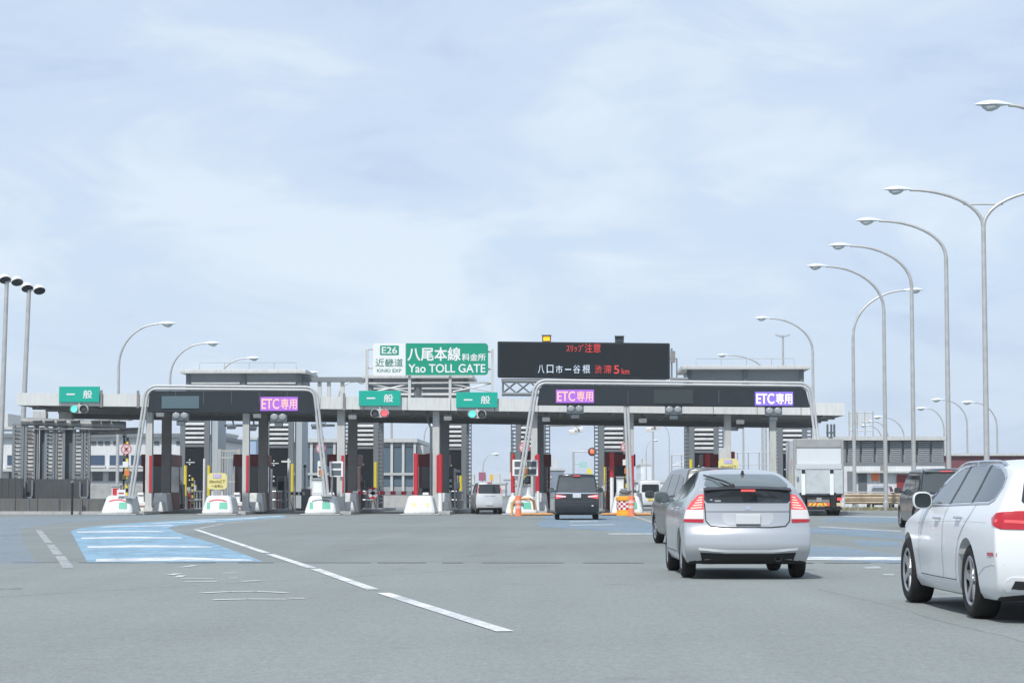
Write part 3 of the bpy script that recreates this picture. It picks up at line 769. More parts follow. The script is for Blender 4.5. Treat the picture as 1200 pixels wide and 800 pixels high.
# slate service towers with white louvres and a dark board
SLAT = M('white_louvre_slat', (.72, .74, .74), .5, 0, .06, 2, .3)
TOWX = [GX(px, 133) for px in (231, 329, 428, 530.5, 622, 719, 824, 927)]
def tower(i, x, white_side=False):
    Y = 132.0; z1 = 5.75 - .012 * (x + 23)
    t = thing('service_tower', f'slate lane tower with white louvres over a black board, {ORD[i]} from the louvred screen', 'lane tower', (x, Y, .16), 0, 'louvred towers between the lanes')
    h = z1 - .16; w = .72
    m = MB()
    for sx in (-1, 1):
        m.box(sx * w - .16, sx * w + .16, -.1, .15, 0, h); m.box(sx * w - .16, sx * w + .16, 3.6, 3.85, 0, h); m.box(sx * w - .12, sx * w + .12, .15, 3.6, h - .3, h - .02)
    m.box(-w, w, 0, .1, h - .3, h); m.box(-w, w, -.06, .06, h - 1.95, h - 1.72)
    m.build('frame', SLATE2, t, bevel=.015)
    m = MB()
    for j in range(5):
        z = h - 1.72 + j * .27
        m.hexa([(-.56, -.12, z), (.56, -.12, z), (.56, .06, z + .06), (-.56, .06, z + .06), (-.56, -.12, z + .1), (.56, -.12, z + .1), (.56, .06, z + .15), (-.56, .06, z + .15)])
    m.build('louvre', SLAT, t)
    m = MB(); m.box(-.7, .7, .07, .12, h - 1.72, h - .3); m.build('louvre_backing', SLATE, t)
    m = MB(); m.box(-.58, .58, -.02, .06, 1.25, h - 1.95); bd = m.build('lane_board', DARK, t)
    m = MB(); m.box(-.5, 0, -.05, -.02, h - 2.88, h - 2.83)
    for q in (.9, 1.2, 2.0, 2.3): m.lathe([(0, -.03), (.05, 0)], (-.3, -.03, h - 1.95 - q * .85), 'y', 8)
    m.build('indicator', M('indicator_white', (.7, .72, .72), .4), bd)
    # side lattice
    for sx in (() if white_side else (-1, 1)):
        m = MB(); k = 22
        for j in range(k):
            z = .3 + j * (h - .4) / k
            m.box(sx * (w + .29) - .13, sx * (w + .29) + .13, .02, .08, z, z + .09)
        m.box(sx * (w + .42) - .03, sx * (w + .42) + .03, 0, .1, 0, h)
        m.build('side_lattice', SLATE, t)
    m = MB(); m.box(-.5, .5, 1.5, 2.6, 0, 2.2); m.build('machine_cabinet', SLATE, t)
    if white_side:
        m = MB(); m.box(w + .2, w + .62, .2, 3.4, 0, h); m.build('side_panel', M('pale_side_panel', (.42, .47, .5), .6, 0, .05, 1), t)
    return t
for i, x in enumerate(TOWX): tower(i, x, i < 2)

# yellow bollards standing beside the towers
for px, y0 in ((217, 545), (244.5, 545), (342.5, 543), (440, 541), (540, 557), (637, 544), (709.5, 538), (810, 538)):
    Y = 130.5; x = GX(px, Y)
    t = thing('yellow_post', '', 'bollard', (x, Y, 0), 0, 'tall yellow posts by the lane towers')
    z = GZ(y0, Y); m = MB(); m.tube([(0, 0, .1), (0, 0, z)], .095, 10); m.build('sleeve', YELLOW, t)
    m = MB(); m.tube([(0, 0, 0), (0, 0, .9)], .10, 10); m.build('lower_sleeve', BROWN, t)
YL = ['tall yellow post nearest the white wall building, on the dark tower', 'tall yellow post just behind the yellow rounded speed sign', 'tall yellow post beside the short black and white barrier',
      'tall yellow post behind the red crossed disc', 'tall yellow post beside the silver van roof', 'tall yellow post between the panel display and the black minivan',
      'tall yellow post next to the black minivan on its checkered drum side', 'tall yellow post above the dark minivan roof']
for o, l in zip([o for o in COL.objects if o.name.startswith('yellow_post')], YL): o['label'] = l

# red wrapped posts
def red_post(px, y0, y1, Y, label, r=.15, spike=None):
    p0, p1 = PY(px, y1, Y), PY(px, y0, Y)
    t = thing('red_post', label, 'guard post', (p0.x, Y, 0), 0, 'red wrapped guard posts')
    m = MB(); m.tube([(0, 0, p0.z), (0, 0, p1.z)], r, 10); m.build('red_sleeve', RED, t)
    m = MB(); m.tube([(0, 0, 0), (0, 0, p0.z)], r * .9, 10); m.build('foot', WHITE, t)
    if spike: m = MB(); m.tube([(0, 0, p1.z), (0, 0, GZ(spike, Y))], .03, 6); m.build('rod', SLATE, t)
red_post(487.5, 531, 580, 112, 'red wrapped post rising from the plain white nose, by the middle lanes', .12)
red_post(516, 532, 577, 113.6, 'red wrapped post against the pale column above the plain white nose', .13)
red_post(601, 531, 577, 112, 'red wrapped post with a thin rod beside the white four-window board', .10, 504)
red_post(630.5, 532, 575, 113.8, 'red wrapped post behind the white board, close to the black minivan', .09)
red_post(717, 530, 559, 112, 'red wrapped post with broken red sleeve beside the checkered drum', .11)
red_post(829, 531, 553, 116, 'red wrapped post behind the yellow ETC sign', .12)
red_post(859, 529, 542, 118, 'short red capped post right above the yellow ETC sign', .1)

# striped poles with round signs on the ETC noses
def round_sign(px, py, Y, rpx, parent_label, y_base, white=True):
    c = PY(px, py, Y); t = thing('round_sign', parent_label, 'road sign', (c.x, Y, 0), 0, 'round red ringed signs on striped poles')
    m = MB(); n = 14; zt = GZ(py - 14, Y)
    for k in range(n):
        m.tube([(.04, .08, .9 + (zt - .9) * k / n), (.04, .08, .9 + (zt - .9) * (k + 1) / n)], .065, 8, k % 2, cap=False)
    m.build('striped_pole', [YELLOW, BLACK], t)
    rr = rpx * Y / F_PX
    m = MB(); m.lathe([(rr, 0), (rr, -.03), (rr * .78, -.035), (rr * .78, 0)], (0, 0, c.z), 'y', 28); m.build('ring', M('faded_red_ring', (.5, .15, .16), .5, 0, .1), t)
    m = MB(); m.lathe([(.001, -.02), (rr * .78, -.02), (rr * .78, 0)], (0, 0, c.z), 'y', 28); dsk = m.build('disc', M('pale_disc', (.62, .58, .6), .5, 0, .08), t)
    m = MB()
    for sg in (1, -1):
        q = rr * .5; ang = sg * .9
        m.hexa([(-q * math.cos(ang) - .05, -.045, c.z - q * math.sin(ang)), (-q * math.cos(ang) + .05, -.045, c.z - q * math.sin(ang)), (-q * math.cos(ang) + .05, -.03, c.z - q * math.sin(ang)), (-q * math.cos(ang) - .05, -.03, c.z - q * math.sin(ang)),
                (q * math.cos(ang) - .05, -.045, c.z + q * math.sin(ang)), (q * math.cos(ang) + .05, -.045, c.z + q * math.sin(ang)), (q * math.cos(ang) + .05, -.03, c.z + q * math.sin(ang)), (q * math.cos(ang) - .05, -.03, c.z + q * math.sin(ang))])
    m.build('cross', MATS['faded_red_ring'], dsk)
    for k, col in enumerate((M('white_box', (.7, .7, .7), .5), M('orange_box', (.6, .2, .06), .5), SLATE)):
        m = MB(); z = c.z - .9 - k * .42; m.box(-.16 + .08 * k, .12 + .05 * k, -.05, .1, z, z + .28); m.build('sensor_box', col, t)
round_sign(148, 526, YN + .6, 6.4, 'round red ringed sign on a striped pole at the concrete wall end', 580)
round_sign(376.5, 525, YN + .6, 6.6, 'round red ringed sign beside the gantry leg near the red lit signal', 580)
round_sign(614.5, 524, YN + .6, 6.6, 'round red ringed sign above the white board beside the silver van', 580)
round_sign(733.5, 523.5, YN + .6, 6.4, 'round red ringed sign above the checkered orange drum', 580)

# white boards with dark windows
def window_board(px0, px1, py0, py1, Y, cols, label, split):
    A, B = PY(px0, py1, Y), PY(px1, py0, Y); t = thing('display_board', label, 'display board', ((A.x + B.x) / 2, Y, 0), 0, 'white boards with dark displays')
    w = (B.x - A.x) / 2
    m = MB(); m.box(-w, w, 0, .15, A.z, B.z); m.build('frame', WHITE, t, bevel=.02)
    for c_ in range(cols):
        for r_ in range(2):
            x0 = -w + 2 * w * (c_ + .16) / cols; x1 = -w + 2 * w * (c_ + .86) / cols
            z0 = A.z + (B.z - A.z) * (r_ * .47 + .1); z1 = z0 + (B.z - A.z) * .33
            m = MB(); m.box(x0, x1, -.015, 0, z0, z1); m.build('display', SLATE, t)
    for sx in (-.7, .7):
        m = MB(); m.box(sx * w - .05, sx * w + .05, .15, .25, .9, B.z); m.build('post', PALE, t)
window_board(600.5, 630.5, 538.5, 557.5, YN + .9, 2, 'white board with four dark displays beside the silver van', 1)
window_board(386, 402, 540.5, 558.5, YN + .9, 1, 'white board with two dark displays by the gantry leg', 1)
window_board(372, 380, 541, 558, YN + 1.0, 1, 'narrow white board with two dark displays behind striped pole', 1)

# lane cabinets standing on the noses
def nose_box(px, py0, py1, wpx, Y, label, capcol=None):
    A = PY(px, py1, Y); z1 = GZ(py0, Y); w = wpx * Y / F_PX / 2
    t = thing('lane_cabinet', label, 'cabinet', (A.x, Y, A.z), 0, 'small cabinets on the island noses')
    h = z1 - A.z
    m = MB(); m.box(-w, w, 0, .5, 0, h - .06); m.build('body', M('cabinet_pale', (.55, .57, .58), .5, 0, .06, 3, .2), t, bevel=.02)
    m = MB(); m.box(-w * 1.12, w * 1.12, -.06, .56, h - .06, h); m.build('lid', STEEL, t)
    m = MB(); m.box(-w * .7, w * .7, -.012, 0, h * .15, h * .75); m.build('door', capcol or WHITE, t)
nose_box(135.5, 568, 583, 10, YN + .5, 'small pale cabinet with a red door on the nose by the concrete wall', RED)
nose_box(372, 560, 580, 14, YN + .5, 'pale cabinet on the nose at the gantry leg with red crossed disc')
nose_box(613, 567, 584, 18, YN + .4, 'pale cabinet under the white four-window board')
nose_box(734, 572, 586, 12, YN + .5, 'grey cabinet just behind the checkered drum', SLATE)
nose_box(727, 558, 580, 9, YN + .9, 'taller pale cabinet beside the middle gantry post')
m = MB(); q = PY(142, 575, YN)
t = thing('notice_board', 'small white notice with red marks beside the red cabinet door', 'notice', (q.x, YN - .05, 0))
m.box(-.2, .22, 0, .05, GZ(581, YN), GZ(573.5, YN)); m.build('panel', SIGNW, t)
m = MB(); m.box(-.12, .14, -.012, 0, GZ(578.3, YN), GZ(576.8, YN)); m.build('red_mark', RED, t)
m = MB(); m.box(-.03, .03, .05, .1, .8, GZ(573.5, YN)); m.build('post', STEEL, t)

# yellow speed signs
def yellow_sign(px0, px1, py0, py1, Y, label, two=True, foot=True):
    A, B = PY(px0, py1, Y), PY(px1, py0, Y); w, h = (B.x - A.x) / 2, B.z - A.z
    t = thing('speed_sign', label, 'road sign', ((A.x + B.x) / 2, Y, 0), 0, 'yellow ETC caution signs')
    m = MB(); m.prism([(x, z + A.z) for x, z in rrect(-w, w, 0, h, h * .22)], 0, .06); m.build('panel', M('sign_pale_yellow', (.68, .61, .25), .5, 0, .05, 3), t)
    m = MB(); m.box(-w * .42, w * .42, -.012, 0, A.z + h * .68, A.z + h * .94); pb = m.build('tag', M('sign_violet', (.42, .34, .62), .5), t)
    lettering('lettering', 'ETC', SIGNW, pb, 0, -.014, A.z + h * .81, w=w * .6, h=h * .17, bold=.02)
    lettering('lettering', '20km/h以下', M('sign_brown_text', (.2, .15, .03), .6), t, 0, -.003, A.z + h * .48, w=w * 1.62, h=h * .2, bold=.02)
    lettering('lettering', '一旦停止', MATS['sign_brown_text'], t, 0, -.003, A.z + h * .2, w=w * 1.2, h=h * .17, bold=.02)
    m = MB()
    for sx in (-.5, .5): m.box(sx * w - .05, sx * w + .05, .06, .12, .7, A.z + h * .8)
    m.build('post', PALE, t)
yellow_sign(243, 266, 554, 573, YN + .2, 'pale yellow rounded speed sign standing on the white nose')
yellow_sign(842, 865, 537, 556, YN + .2, 'yellow ETC sign rising behind the silver hatchback roof')

# barriers
def barrier(px0, px1, py, Y, nseg, label, cols, disc=None, h=.09):
    A, B = PY(px0, py, Y), PY(px1, py, Y); t = thing('barrier_arm', label, 'barrier', (A.x, Y, 0), 0, 'lane barriers')
    m = MB(); L_ = B.x - A.x
    for k in range(nseg): m.box(L_ * k / nseg, L_ * (k + 1) / nseg, 0, .06, A.z - h, A.z + h, k % 2)
    m.build('arm', cols, t)
    m = MB(); m.box(L_ - .2, L_ + .25, .1, .5, .1, A.z + .25); m.build('machine', SLATE2, t, bevel=.02)
    if disc:
        c = PY(disc[0], disc[1], Y).x - A.x; zz = GZ(disc[1], Y); r = disc[2] * Y / F_PX
        m = MB(); m.lathe([(.001, -.06), (r, -.06), (r, -.02)], (c, 0, zz), 'y', 28); d = m.build('stop_disc', RED, t)
        m = MB()
        for sg in (1, -1):
            q = r * .86; dx, dz = q * .80, q * .6 * sg
            px_, pz_ = -dz / q * .1, dx / q * .1
            m.hexa([(c - dx - px_, -.075, zz - dz - pz_), (c - dx + px_, -.075, zz - dz + pz_), (c - dx + px_, -.06, zz - dz + pz_), (c - dx - px_, -.06, zz - dz - pz_),
                    (c + dx - px_, -.075, zz + dz - pz_), (c + dx + px_, -.075, zz + dz + pz_), (c + dx + px_, -.06, zz + dz + pz_), (c + dx - px_, -.06, zz + dz - pz_)])
        m.build('white_cross', SIGNW, d)
barrier(407, 489, 577.2, 116.5, 13, 'red and white barrier arm with a red crossed disc closing the lane under red signal', [RED, SIGNW], (437, 577.5, 7))
barrier(338, 357, 578, 120, 7, 'short black and white barrier arm beside a tall yellow post', [SIGNW, BLACK])
# lane poles with white heads, short red posts, striped poles
def stick(name, label, cat, px, py0, py1, Y, r, mats, segs=1, head=None, group=None):
    A = PY(px, py1, Y); z1 = GZ(py0, Y); t = thing(name, label, cat, (A.x, Y, 0), 0, group)
    z0 = max(.1, A.z)
    m = MB()
    for k in range(segs): m.tube([(0, 0, z0 + (z1 - z0) * k / segs), (0, 0, z0 + (z1 - z0) * (k + 1) / segs)], r, 8, k % len(mats), cap=(segs == 1))
    m.build('pole', mats, t)
    if z0 > .2: m = MB(); m.tube([(0, 0, 0), (0, 0, z0)], r * 1.1, 8); m.build('foot', SLATE2, t)
    if head == 'ball': m = MB(); m.lathe([(.0, -.14), (.1, -.1), (.14, 0), (.1, .1), (0, .14)], (0, 0, z1 + .1), 'z', 14); m.build('camera_head', WHITE, t); m = MB(); m.lathe([(0, -.05), (.07, 0)], (0.03, -.14, z1 + .06), 'y', 10); m.build('camera_lens', BLACK, t)
    if head == 'tee': m = MB(); m.box(-.42, .12, -.05, .05, z1 - .22, z1 - .12); m.build('arm', WHITE, t)
G_ = 'lane poles'
stick('camera_pole', 'slim pole with a round white camera head next to the short striped barrier', 'camera pole', 357, 547, 597, 127, .05, [PALE], 1, 'ball')
stick('camera_pole', 'striped camera pole with white head beside the concrete wall gantry leg', 'camera pole', 144.5, 513, 598, 118, .05, [YELLOW, BLACK], 14, 'ball')
stick('lane_pole', 'white pole with a short cross arm in front of the second dark board', 'lane pole', 338, 537, 597, 128.5, .07, [WHITE], 1, 'tee')
stick('lane_pole', 'white pole standing in front of the first dark board from the louvred screen', 'lane pole', 239, 537, 597, 128.5, .07, [WHITE])
stick('striped_pole', 'black and yellow banded pole between the grey machine and the first dark board', 'lane pole', 225.5, 556, 597, 128.5, .07, [YELLOW, BLACK], 12)
stick('striped_pole', 'black and white banded pole below the dark board by the plain white nose', 'lane pole', 528, 558, 598, 128, .06, [SIGNW, BLACK], 12)
stick('red_bollard', 'short red bollard before the first slate tower from the louvred screen', 'bollard', 222, 577, 597, 128, .12, [RED])
stick('red_bollard', 'short red bollard beside the red lettered ticket machine', 'bollard', 325.5, 577, 597, 128, .14, [RED])
stick('red_bollard', 'short red bollard on the hidden side of the gantry cabinet', 'bollard', 366, 572, 590, 118, .1, [RED])
# ticket machines
def machine(px, py0, py1, wpx, Y, label, kind):
    A = PY(px, py1, Y); z1 = GZ(py0, Y); w = wpx * Y / F_PX / 2
    t = thing('ticket_machine', label, 'ticket machine', (A.x, Y, .15), 0, 'machines in the lanes'); h = z1 - .15
    m = MB(); m.box(-w, w, 0, .8, 0, h); m.build('body', {'d': SLATE, 'w': WHITE, 'g': SLATE2}[kind], t, bevel=.04)
    m = MB(); m.box(-w * .7, w * .7, -.02, 0, h * .6, h * .85); sc = m.build('screen', DARK, t)
    if kind == 'w':
        for k in (-.4, .2): 
            q = MB(); q.box(w * k, w * (k + .3), -.03, -.02, h * .66, h * .8); q.build('digit', M('red_digit', (.5, .05, .05), .4), sc)
    m = MB(); m.box(-w * .8, w * .8, -.04, 0, h * .2, h * .26); m.build('slot', STEEL, t)
    if kind == 'd':
        for k in range(3):
            m = MB(); pts = [(-w * .6 + k * w * .45 + .25 * u, -.1, h + .3 - .5 * u * u) for u in (0, .3, .6, .9)]
            m.tube(pts, .045, 6); m.tube([(pts[-1][0], -.1, pts[-1][2]), (pts[-1][0] + .08, -.1, .3)], .045, 6); m.build('hose_rail', STEEL, t)
machine(207, 567, 598, 14, 127, 'dark machine with curved steel rails between the first two maroon booths', 'd')
machine(312.5, 549, 597, 9, 127, 'white ticket machine showing red digits beside a brown column', 'w')
machine(329, 558, 597, 9, 128, 'grey ticket machine in front of the second dark board', 'g')
machine(418, 556, 598, 9, 127, 'grey ticket machine behind the red crossed disc', 'g')
machine(636, 560, 598, 8, 127, 'grey ticket machine between the white board and black minivan', 'g')

# tall gate leaf standing by the second island
t = thing('steel_gate', 'tall pale barred steel gate leaf behind the yellow rounded speed sign', 'gate', (GX(268, 128), 128, 0))
A, B = PY(257, 597, 128), PY(280, 526, 128); w = (B.x - A.x) / 2
m = MB()
for q in (-w, w): m.box(q - .09, q + .09, 0, .1, .1, B.z)
for z in (.2, 1.7, 3.1, B.z - .1): m.box(-w, w, .02, .08, z - .05, z + .05)
m.build('gate_frame', PALE, t)
m = MB()
for k in range(1, 7): m.box(-w + 2 * w * k / 7 - .035, -w + 2 * w * k / 7 + .035, .03, .07, .2, B.z - .1)
m.build('bars', M('pale_bar', (.48, .5, .5), .5, .2, .05), t)

# ETC antennas hanging under the canopy
def antenna(px, py, px_arm0, px_arm1, Y, label, n=2):
    c = PY(px, py, Y); zb = ztop(c.x) - FT; t = thing('lane_antenna', label, 'antenna', (c.x, Y, zb), 0, 'white antennas under the canopy')
    za = GZ(498, Y) - zb
    m = MB(); m.tube([(GX(px_arm0, Y) - c.x, 0, za), (GX(px_arm1, Y) - c.x, 0, za)], .07, 8); m.tube([(0, 0, za), (0, -.6, za + .35), (0, min(-.6, 123.4 - Y), za + .45), (0, min(-.6, 123.4 - Y), .0)], .05, 8)
    m.build('arm', PALE, t)
    for k in range(n):
        m = MB(); x0 = -.35 + k * .3; z = c.z - zb + .12 * k
        m.hexa([(x0, -.3, z - .14), (x0 + .48, -.3, z - .14), (x0 + .48, .2, z - .02), (x0, .2, z - .02), (x0, -.3, z + .06), (x0 + .48, -.3, z + .06), (x0 + .48, .2, z + .18), (x0, .2, z + .18)])
        m.tube([(x0 + .24, 0, z + .1), (x0 + .24, 0, za)], .03, 6)
        m.build('antenna_box', WHITE, t, bevel=.02)
antenna(674, 506, 643, 680, 125.8, 'white antenna box on a pipe above the black minivan')
antenna(764, 503, 757, 806, 125.8, 'pair of white antenna boxes above the far white van', 2)
antenna(862, 502, 853, 872, 125.8, 'white antenna boxes over the yellow ETC sign behind silver hatchback', 2)
antenna(274, 500, 262, 290, 125.8, 'white antenna box above the tall barred steel gate', 1)
antenna(298, 502, 291, 312, 125.8, 'white antenna box between pale and brown columns beside barred gate', 1)
antenna(373, 500, 364, 392, 125.8, 'white antenna boxes beside the gantry leg over the round sign', 2)

# slim posts and small boxes that crowd the island edges
rs = random.Random(21)
def island_post(i, kind, x, Y, h):
    lab = {'white': f'slim white equipment post on the {ORD[i]} island from the louvred screen', 'grey': f'slim grey equipment post with a small box on the {ORD[i]} island from the louvred screen',
           'dark': f'dark hooded sensor post on the {ORD[i]} island from the louvred screen'}[kind]
    t = thing('equipment_post', lab, 'equipment post', (x, Y, .16), 0, 'slim equipment posts on the islands')
    m = MB(); m.tube([(0, 0, 0), (0, 0, h)], .055, 8); m.build('pole', {'white': WHITE, 'grey': STEEL, 'dark': SLATE}[kind], t)
    m = MB()
    if kind == 'grey': m.box(-.13, .13, -.1, .08, h * .6, h * .6 + .36)
    elif kind == 'dark': m.box(-.16, .16, -.22, .1, h - .1, h + .2)
    else: m.box(-.07, .3, -.06, .06, h - .22, h - .08)
    m.build('box', {'white': WHITE, 'grey': PALE, 'dark': SLATE2}[kind], t, bevel=.015)
for i in range(8):
    for k, kind in enumerate(('white', 'grey', 'dark')):
        x = TOWX[i] + rs.uniform(-.75, .75); Y = (127.2, 129.0, 126.2)[k] + rs.uniform(-.4, .4)
        island_post(i, kind, x, Y, {'white': rs.uniform(1.5, 2.6), 'grey': rs.uniform(1.3, 2.0), 'dark': rs.uniform(1.0, 1.5)}[kind])
def island_rail(i, x):
    t = thing('island_railing', f'steel pipe railing along the {ORD[i]} island from the louvred screen', 'railing', (x, 125.2, .16), 0, 'pipe railings on the islands')
    m = MB()
    for sx in (-.72, .72):
        for k in range(6): m.tube([(sx, k * 1.1, 0), (sx, k * 1.1, 1.0)], .035, 6)
        for z in (.5, 1.0): m.tube([(sx, 0, z), (sx, 5.5, z)], .035, 6)
    for z in (.5, 1.0): m.tube([(-.72, 5.5, z), (.72, 5.5, z)], .035, 6)
    m.build('rails', M('rail_steel', (.55, .56, .56), .4, .5, .1), t)
for i in range(8): island_rail(i, TOWX[i])
def canopy_lamp(i, x):
    t = thing('canopy_light', f'box floodlight under the canopy edge before the {ORD[i]} pale column', 'floodlight', (x, 113.9, ztop(x) - FT), 0, 'small floodlights under the canopy edge')
    m = MB(); m.tube([(0, 0, 0), (0, -.2, -.3)], .035, 6); m.build('bracket', SLATE2, t)
    m = MB(); m.hexa([(-.2, -.42, -.5), (.2, -.42, -.5), (.2, -.1, -.36), (-.2, -.1, -.36), (-.2, -.5, -.3), (.2, -.5, -.3), (.2, -.2, -.14), (-.2, -.2, -.14)]); m.build('housing', STEEL, t, bevel=.015)
for i in range(7): canopy_lamp(i, PCOL[i] + .62)
t = thing('canopy_pipe', 'black drain pipe bending down the pale column above the plain white nose', 'pipe', (GX(507, 114), 113.75, 0))
m = MB(); zt_ = ztop(t.location.x) - FT; m.tube([(-.25, .1, zt_), (-.25, 0, zt_ - .5), (-.08, 0, zt_ - .9), (-.08, 0, .5)], .06, 8); m.build('pipe', SLATE, t)

t = thing('side_screen', 'pale grey flat panel standing left of the yellow ETC sign', 'panel', (GX(849.5, YN + 1.2), YN + 1.2, 0))
A, B = PY(843, 545, YN + 1.2), PY(856, 521, YN + 1.2); w_ = (B.x - A.x) / 2
m = MB(); m.hexa([(-w_, .2, A.z), (w_, 0, A.z), (w_, .06, A.z), (-w_, .26, A.z), (-w_, .2, B.z - .25), (w_, 0, B.z), (w_, .06, B.z), (-w_, .26, B.z - .25)]); m.build('panel', PALE, t)
m = MB(); m.box(w_ - .1, w_, .06, .14, .5, B.z); m.build('post', STEEL, t)
# ================================================================== drum, delineators
c = PY(733, 600, 107.6)
t = thing('crash_drum', 'orange drum with a red and white checkered band in front of the island nose', 'crash drum', (c.x, 107.6, 0))
m = MB(); m.lathe([(0, 0), (.46, 0), (.46, .12), (.42, .14), (.42, .30)], (0, 0, 0), 'z', 24); m.lathe([(.43, .70), (.47, .74), (.47, .88), (.36, .93), (0, .93)], (0, 0, 0), 'z', 24); m.build('shell', M('drum_orange', (.85, .38, .03), .5, 0, .08, 3, .2), t)
m = MB(); NA, NZ = 20, 4
for k in range(NA):
    for j in range(NZ):
        a0, a1 = 2 * math.pi * k / NA, 2 * math.pi * (k + 1) / NA; z0, z1 = .28 + .44 * j / NZ, .28 + .44 * (j + 1) / NZ
        m.add([(.425 * math.cos(a0), .425 * math.sin(a0), z0), (.425 * math.cos(a1), .425 * math.sin(a1), z0), (.425 * math.cos(a1), .425 * math.sin(a1), z1), (.425 * math.cos(a0), .425 * math.sin(a0), z1)], [(0, 1, 2, 3)], (k + j) % 2)
m.build('checker_band', [SIGNW, RED], t)
m = MB(); m.box(-.3, .3, -.2, .2, .93, 1.05); m.lathe([(.22, 1.05), (.3, 1.12), (.3, 1.2), (0, 1.2)], (0, 0, 0), 'z', 16); m.build('top_lamp_base', SLATE2, t)
def delineator(px, Y, label, h=.95):
    x = GX(px, Y); t = thing('delineator', label, 'delineator', (x, Y, 0), 0, 'orange delineator posts')
    m = MB(); m.lathe([(0, .0), (.17, .0), (.17, .05), (.15, .07), (0, .07)], (0, 0, 0), 'z', 16); m.build('base', ORANGE, t)
    m = MB(); m.lathe([(.14, .07), (.13, h), (0, h + .03)], (0, 0, 0), 'z', 14); m.build('post', M('orange_red_post', (.8, .22, .12), .5, 0, .06), t)
    for z in (.35, .6):
        m = MB(); m.lathe([(.145, z), (.145, z + .14)], (0, 0, 0), 'z', 14); m.build('reflective_band', M('pink_band', (.8, .5, .42), .4), t)
delineator(740, 105.6, 'orange delineator post standing before the checkered drum')
delineator(607.5, 105.4, 'orange delineator post before the nose next to the silver van')
t = thing('hose_barrier', 'orange bent pipe guard lying over the nose beside the four-window board', 'pipe guard', (GX(613, 107.5), 107.5, 0))
m = MB(); m.tube([(-.55, 0, 0), (-.52, 0, .6), (-.35, 0, .82), (.3, 0, .82), (.5, .3, .7), (.55, .6, .3)], .06, 8); m.build('pipe', M('orange_pipe', (.75, .35, .1), .5), t)
m = MB()
for px in (616, 630, 640, 712, 720, 748, 756):
    x = GX(px, 107.5)
    o = thing('sand_bag', 'low orange weight bag lying at an island nose foot', 'weight bag', (x, 107.9, 0), random.uniform(-.5, .5), 'orange weight bags')
    b_ = MB(); b_.lathe([(0, 0), (.2, .01), (.26, .07), (.2, .14), (0, .16)], (0, 0, 0), 'z', 12); q = b_.build('bag', M('bag_orange', (.55, .27, .1), .8, 0, .15), o); q.scale = (1.5, .8, .8)

# ================================================================== louvred screen, wall and fence on the left
Y = 112.0
wl = thing('concrete_wall', 'low stained concrete wall below the louvred screen', 'wall', (GX(50, Y), Y, 0))
x0, x1 = GX(-60, Y) - wl.location.x, GX(123, Y) - wl.location.x
m = MB(); n = 7; zt = GZ(584, Y)
for k in range(n): m.box(x0 + (x1 - x0) * k / n, x0 + (x1 - x0) * (k + 1) / n - .02, 0, .5, 0, zt)
m.build('wall_panel', DCONC, wl, bevel=.02)
m = MB(); m.box(x0, x1, -.35, -.01, 0, .16); m.build('kerb', CONC, wl)
m = MB()
for k in range(5): xx = x0 + (x1 - x0) * (k + .7) / 5.3; m.box(xx - .05, xx + .05, -.03, 0, .15, zt)
m.build('drain_strip', SLATE, wl)
fe = thing('metal_fence', 'dull grey sheet fence standing on the stained concrete wall', 'fence', (GX(50, Y), Y + .1, zt))
zf = GZ(560, Y) - zt
m = MB(); xx = x0
while xx < GX(25, Y) - wl.location.x:
    m.box(xx, xx + .28, 0, .05, 0, zf); m.box(xx + .28, xx + .34, .02, .05, 0, zf); xx += .34
m.build('sheet', M('dull_fence', (.055, .06, .064), .6, .2, .15, 1, .5, streak=True), fe)
ls = thing('louvred_screen', 'tall open louvred screen of posts and slats over the sheet fence', 'screen', (GX(60, Y), Y + .8, 0))
def lx(px, dy=0): return GX(px, Y + .8) - ls.location.x
def lz(py): return GZ(py, Y + .8)
m = MB()
for px in (15, 25.5, 29.5, 40.5, 42.5, 53, 62.5, 65, 74, 86, 96, 98.5, 103.5): m.box(lx(px) - .07, lx(px) + .07, -.05, .12, .6, lz(496 if px < 80 else 503))
m.build('posts', SLATE2, ls)
pr = [(16.5, 24), (31, 39), (54.5, 61.5), (67, 71.5), (88, 95), (100, 103)]
for k, (a_, b_) in enumerate(pr):
    m = MB(); z = lz(563) if k < 2 else lz(578)
    while z < lz(495 if a_ < 80 else 505):
        m.hexa([(lx(a_), -.08, z), (lx(b_), -.08, z), (lx(b_), .08, z + .1), (lx(a_), .08, z + .1), (lx(a_), -.08, z + .04), (lx(b_), -.08, z + .04), (lx(b_), .08, z + .14), (lx(a_), .08, z + .14)]); z += .2
    m.build('slat_bay', M('slat_beige', (.15, .135, .125), .6, 0, .3, 1.5, .4) if k % 2 else M('slat_grey', (.16, .17, .17), .6, 0, .3, 1.5, .4), ls)
m = MB(); m.box(lx(44), lx(53.5), .3, .5, .5, lz(500)); m.build('dark_panel', SLATE, ls); m = MB(); m.box(lx(72.5), lx(83.5), .3, .5, .5, lz(500)); m.build('dark_panel', SLATE, ls)
m = MB(); m.box(lx(31), lx(104), -.14, -.06, lz(584), lz(561)); m.build('lower_panel', M('screen_lower_dark', (.05, .055, .06), .7, 0, .3, 1.5, .5, (.10, .095, .09), streak=True), ls)
m = MB(); m.tube([(lx(24), 0, lz(493)), (lx(146), 0, lz(498))], .2, 8); m.box(lx(38), lx(140), -.2, .1, lz(503), lz(501)); m.tube([(lx(85), 1.5, lz(505)), (lx(160), 1.5, lz(503))], .16, 8); m.build('beam', M('dirty_beam', (.24, .25, .25), .6, .2, .2, 3, .5), ls)
m = MB()
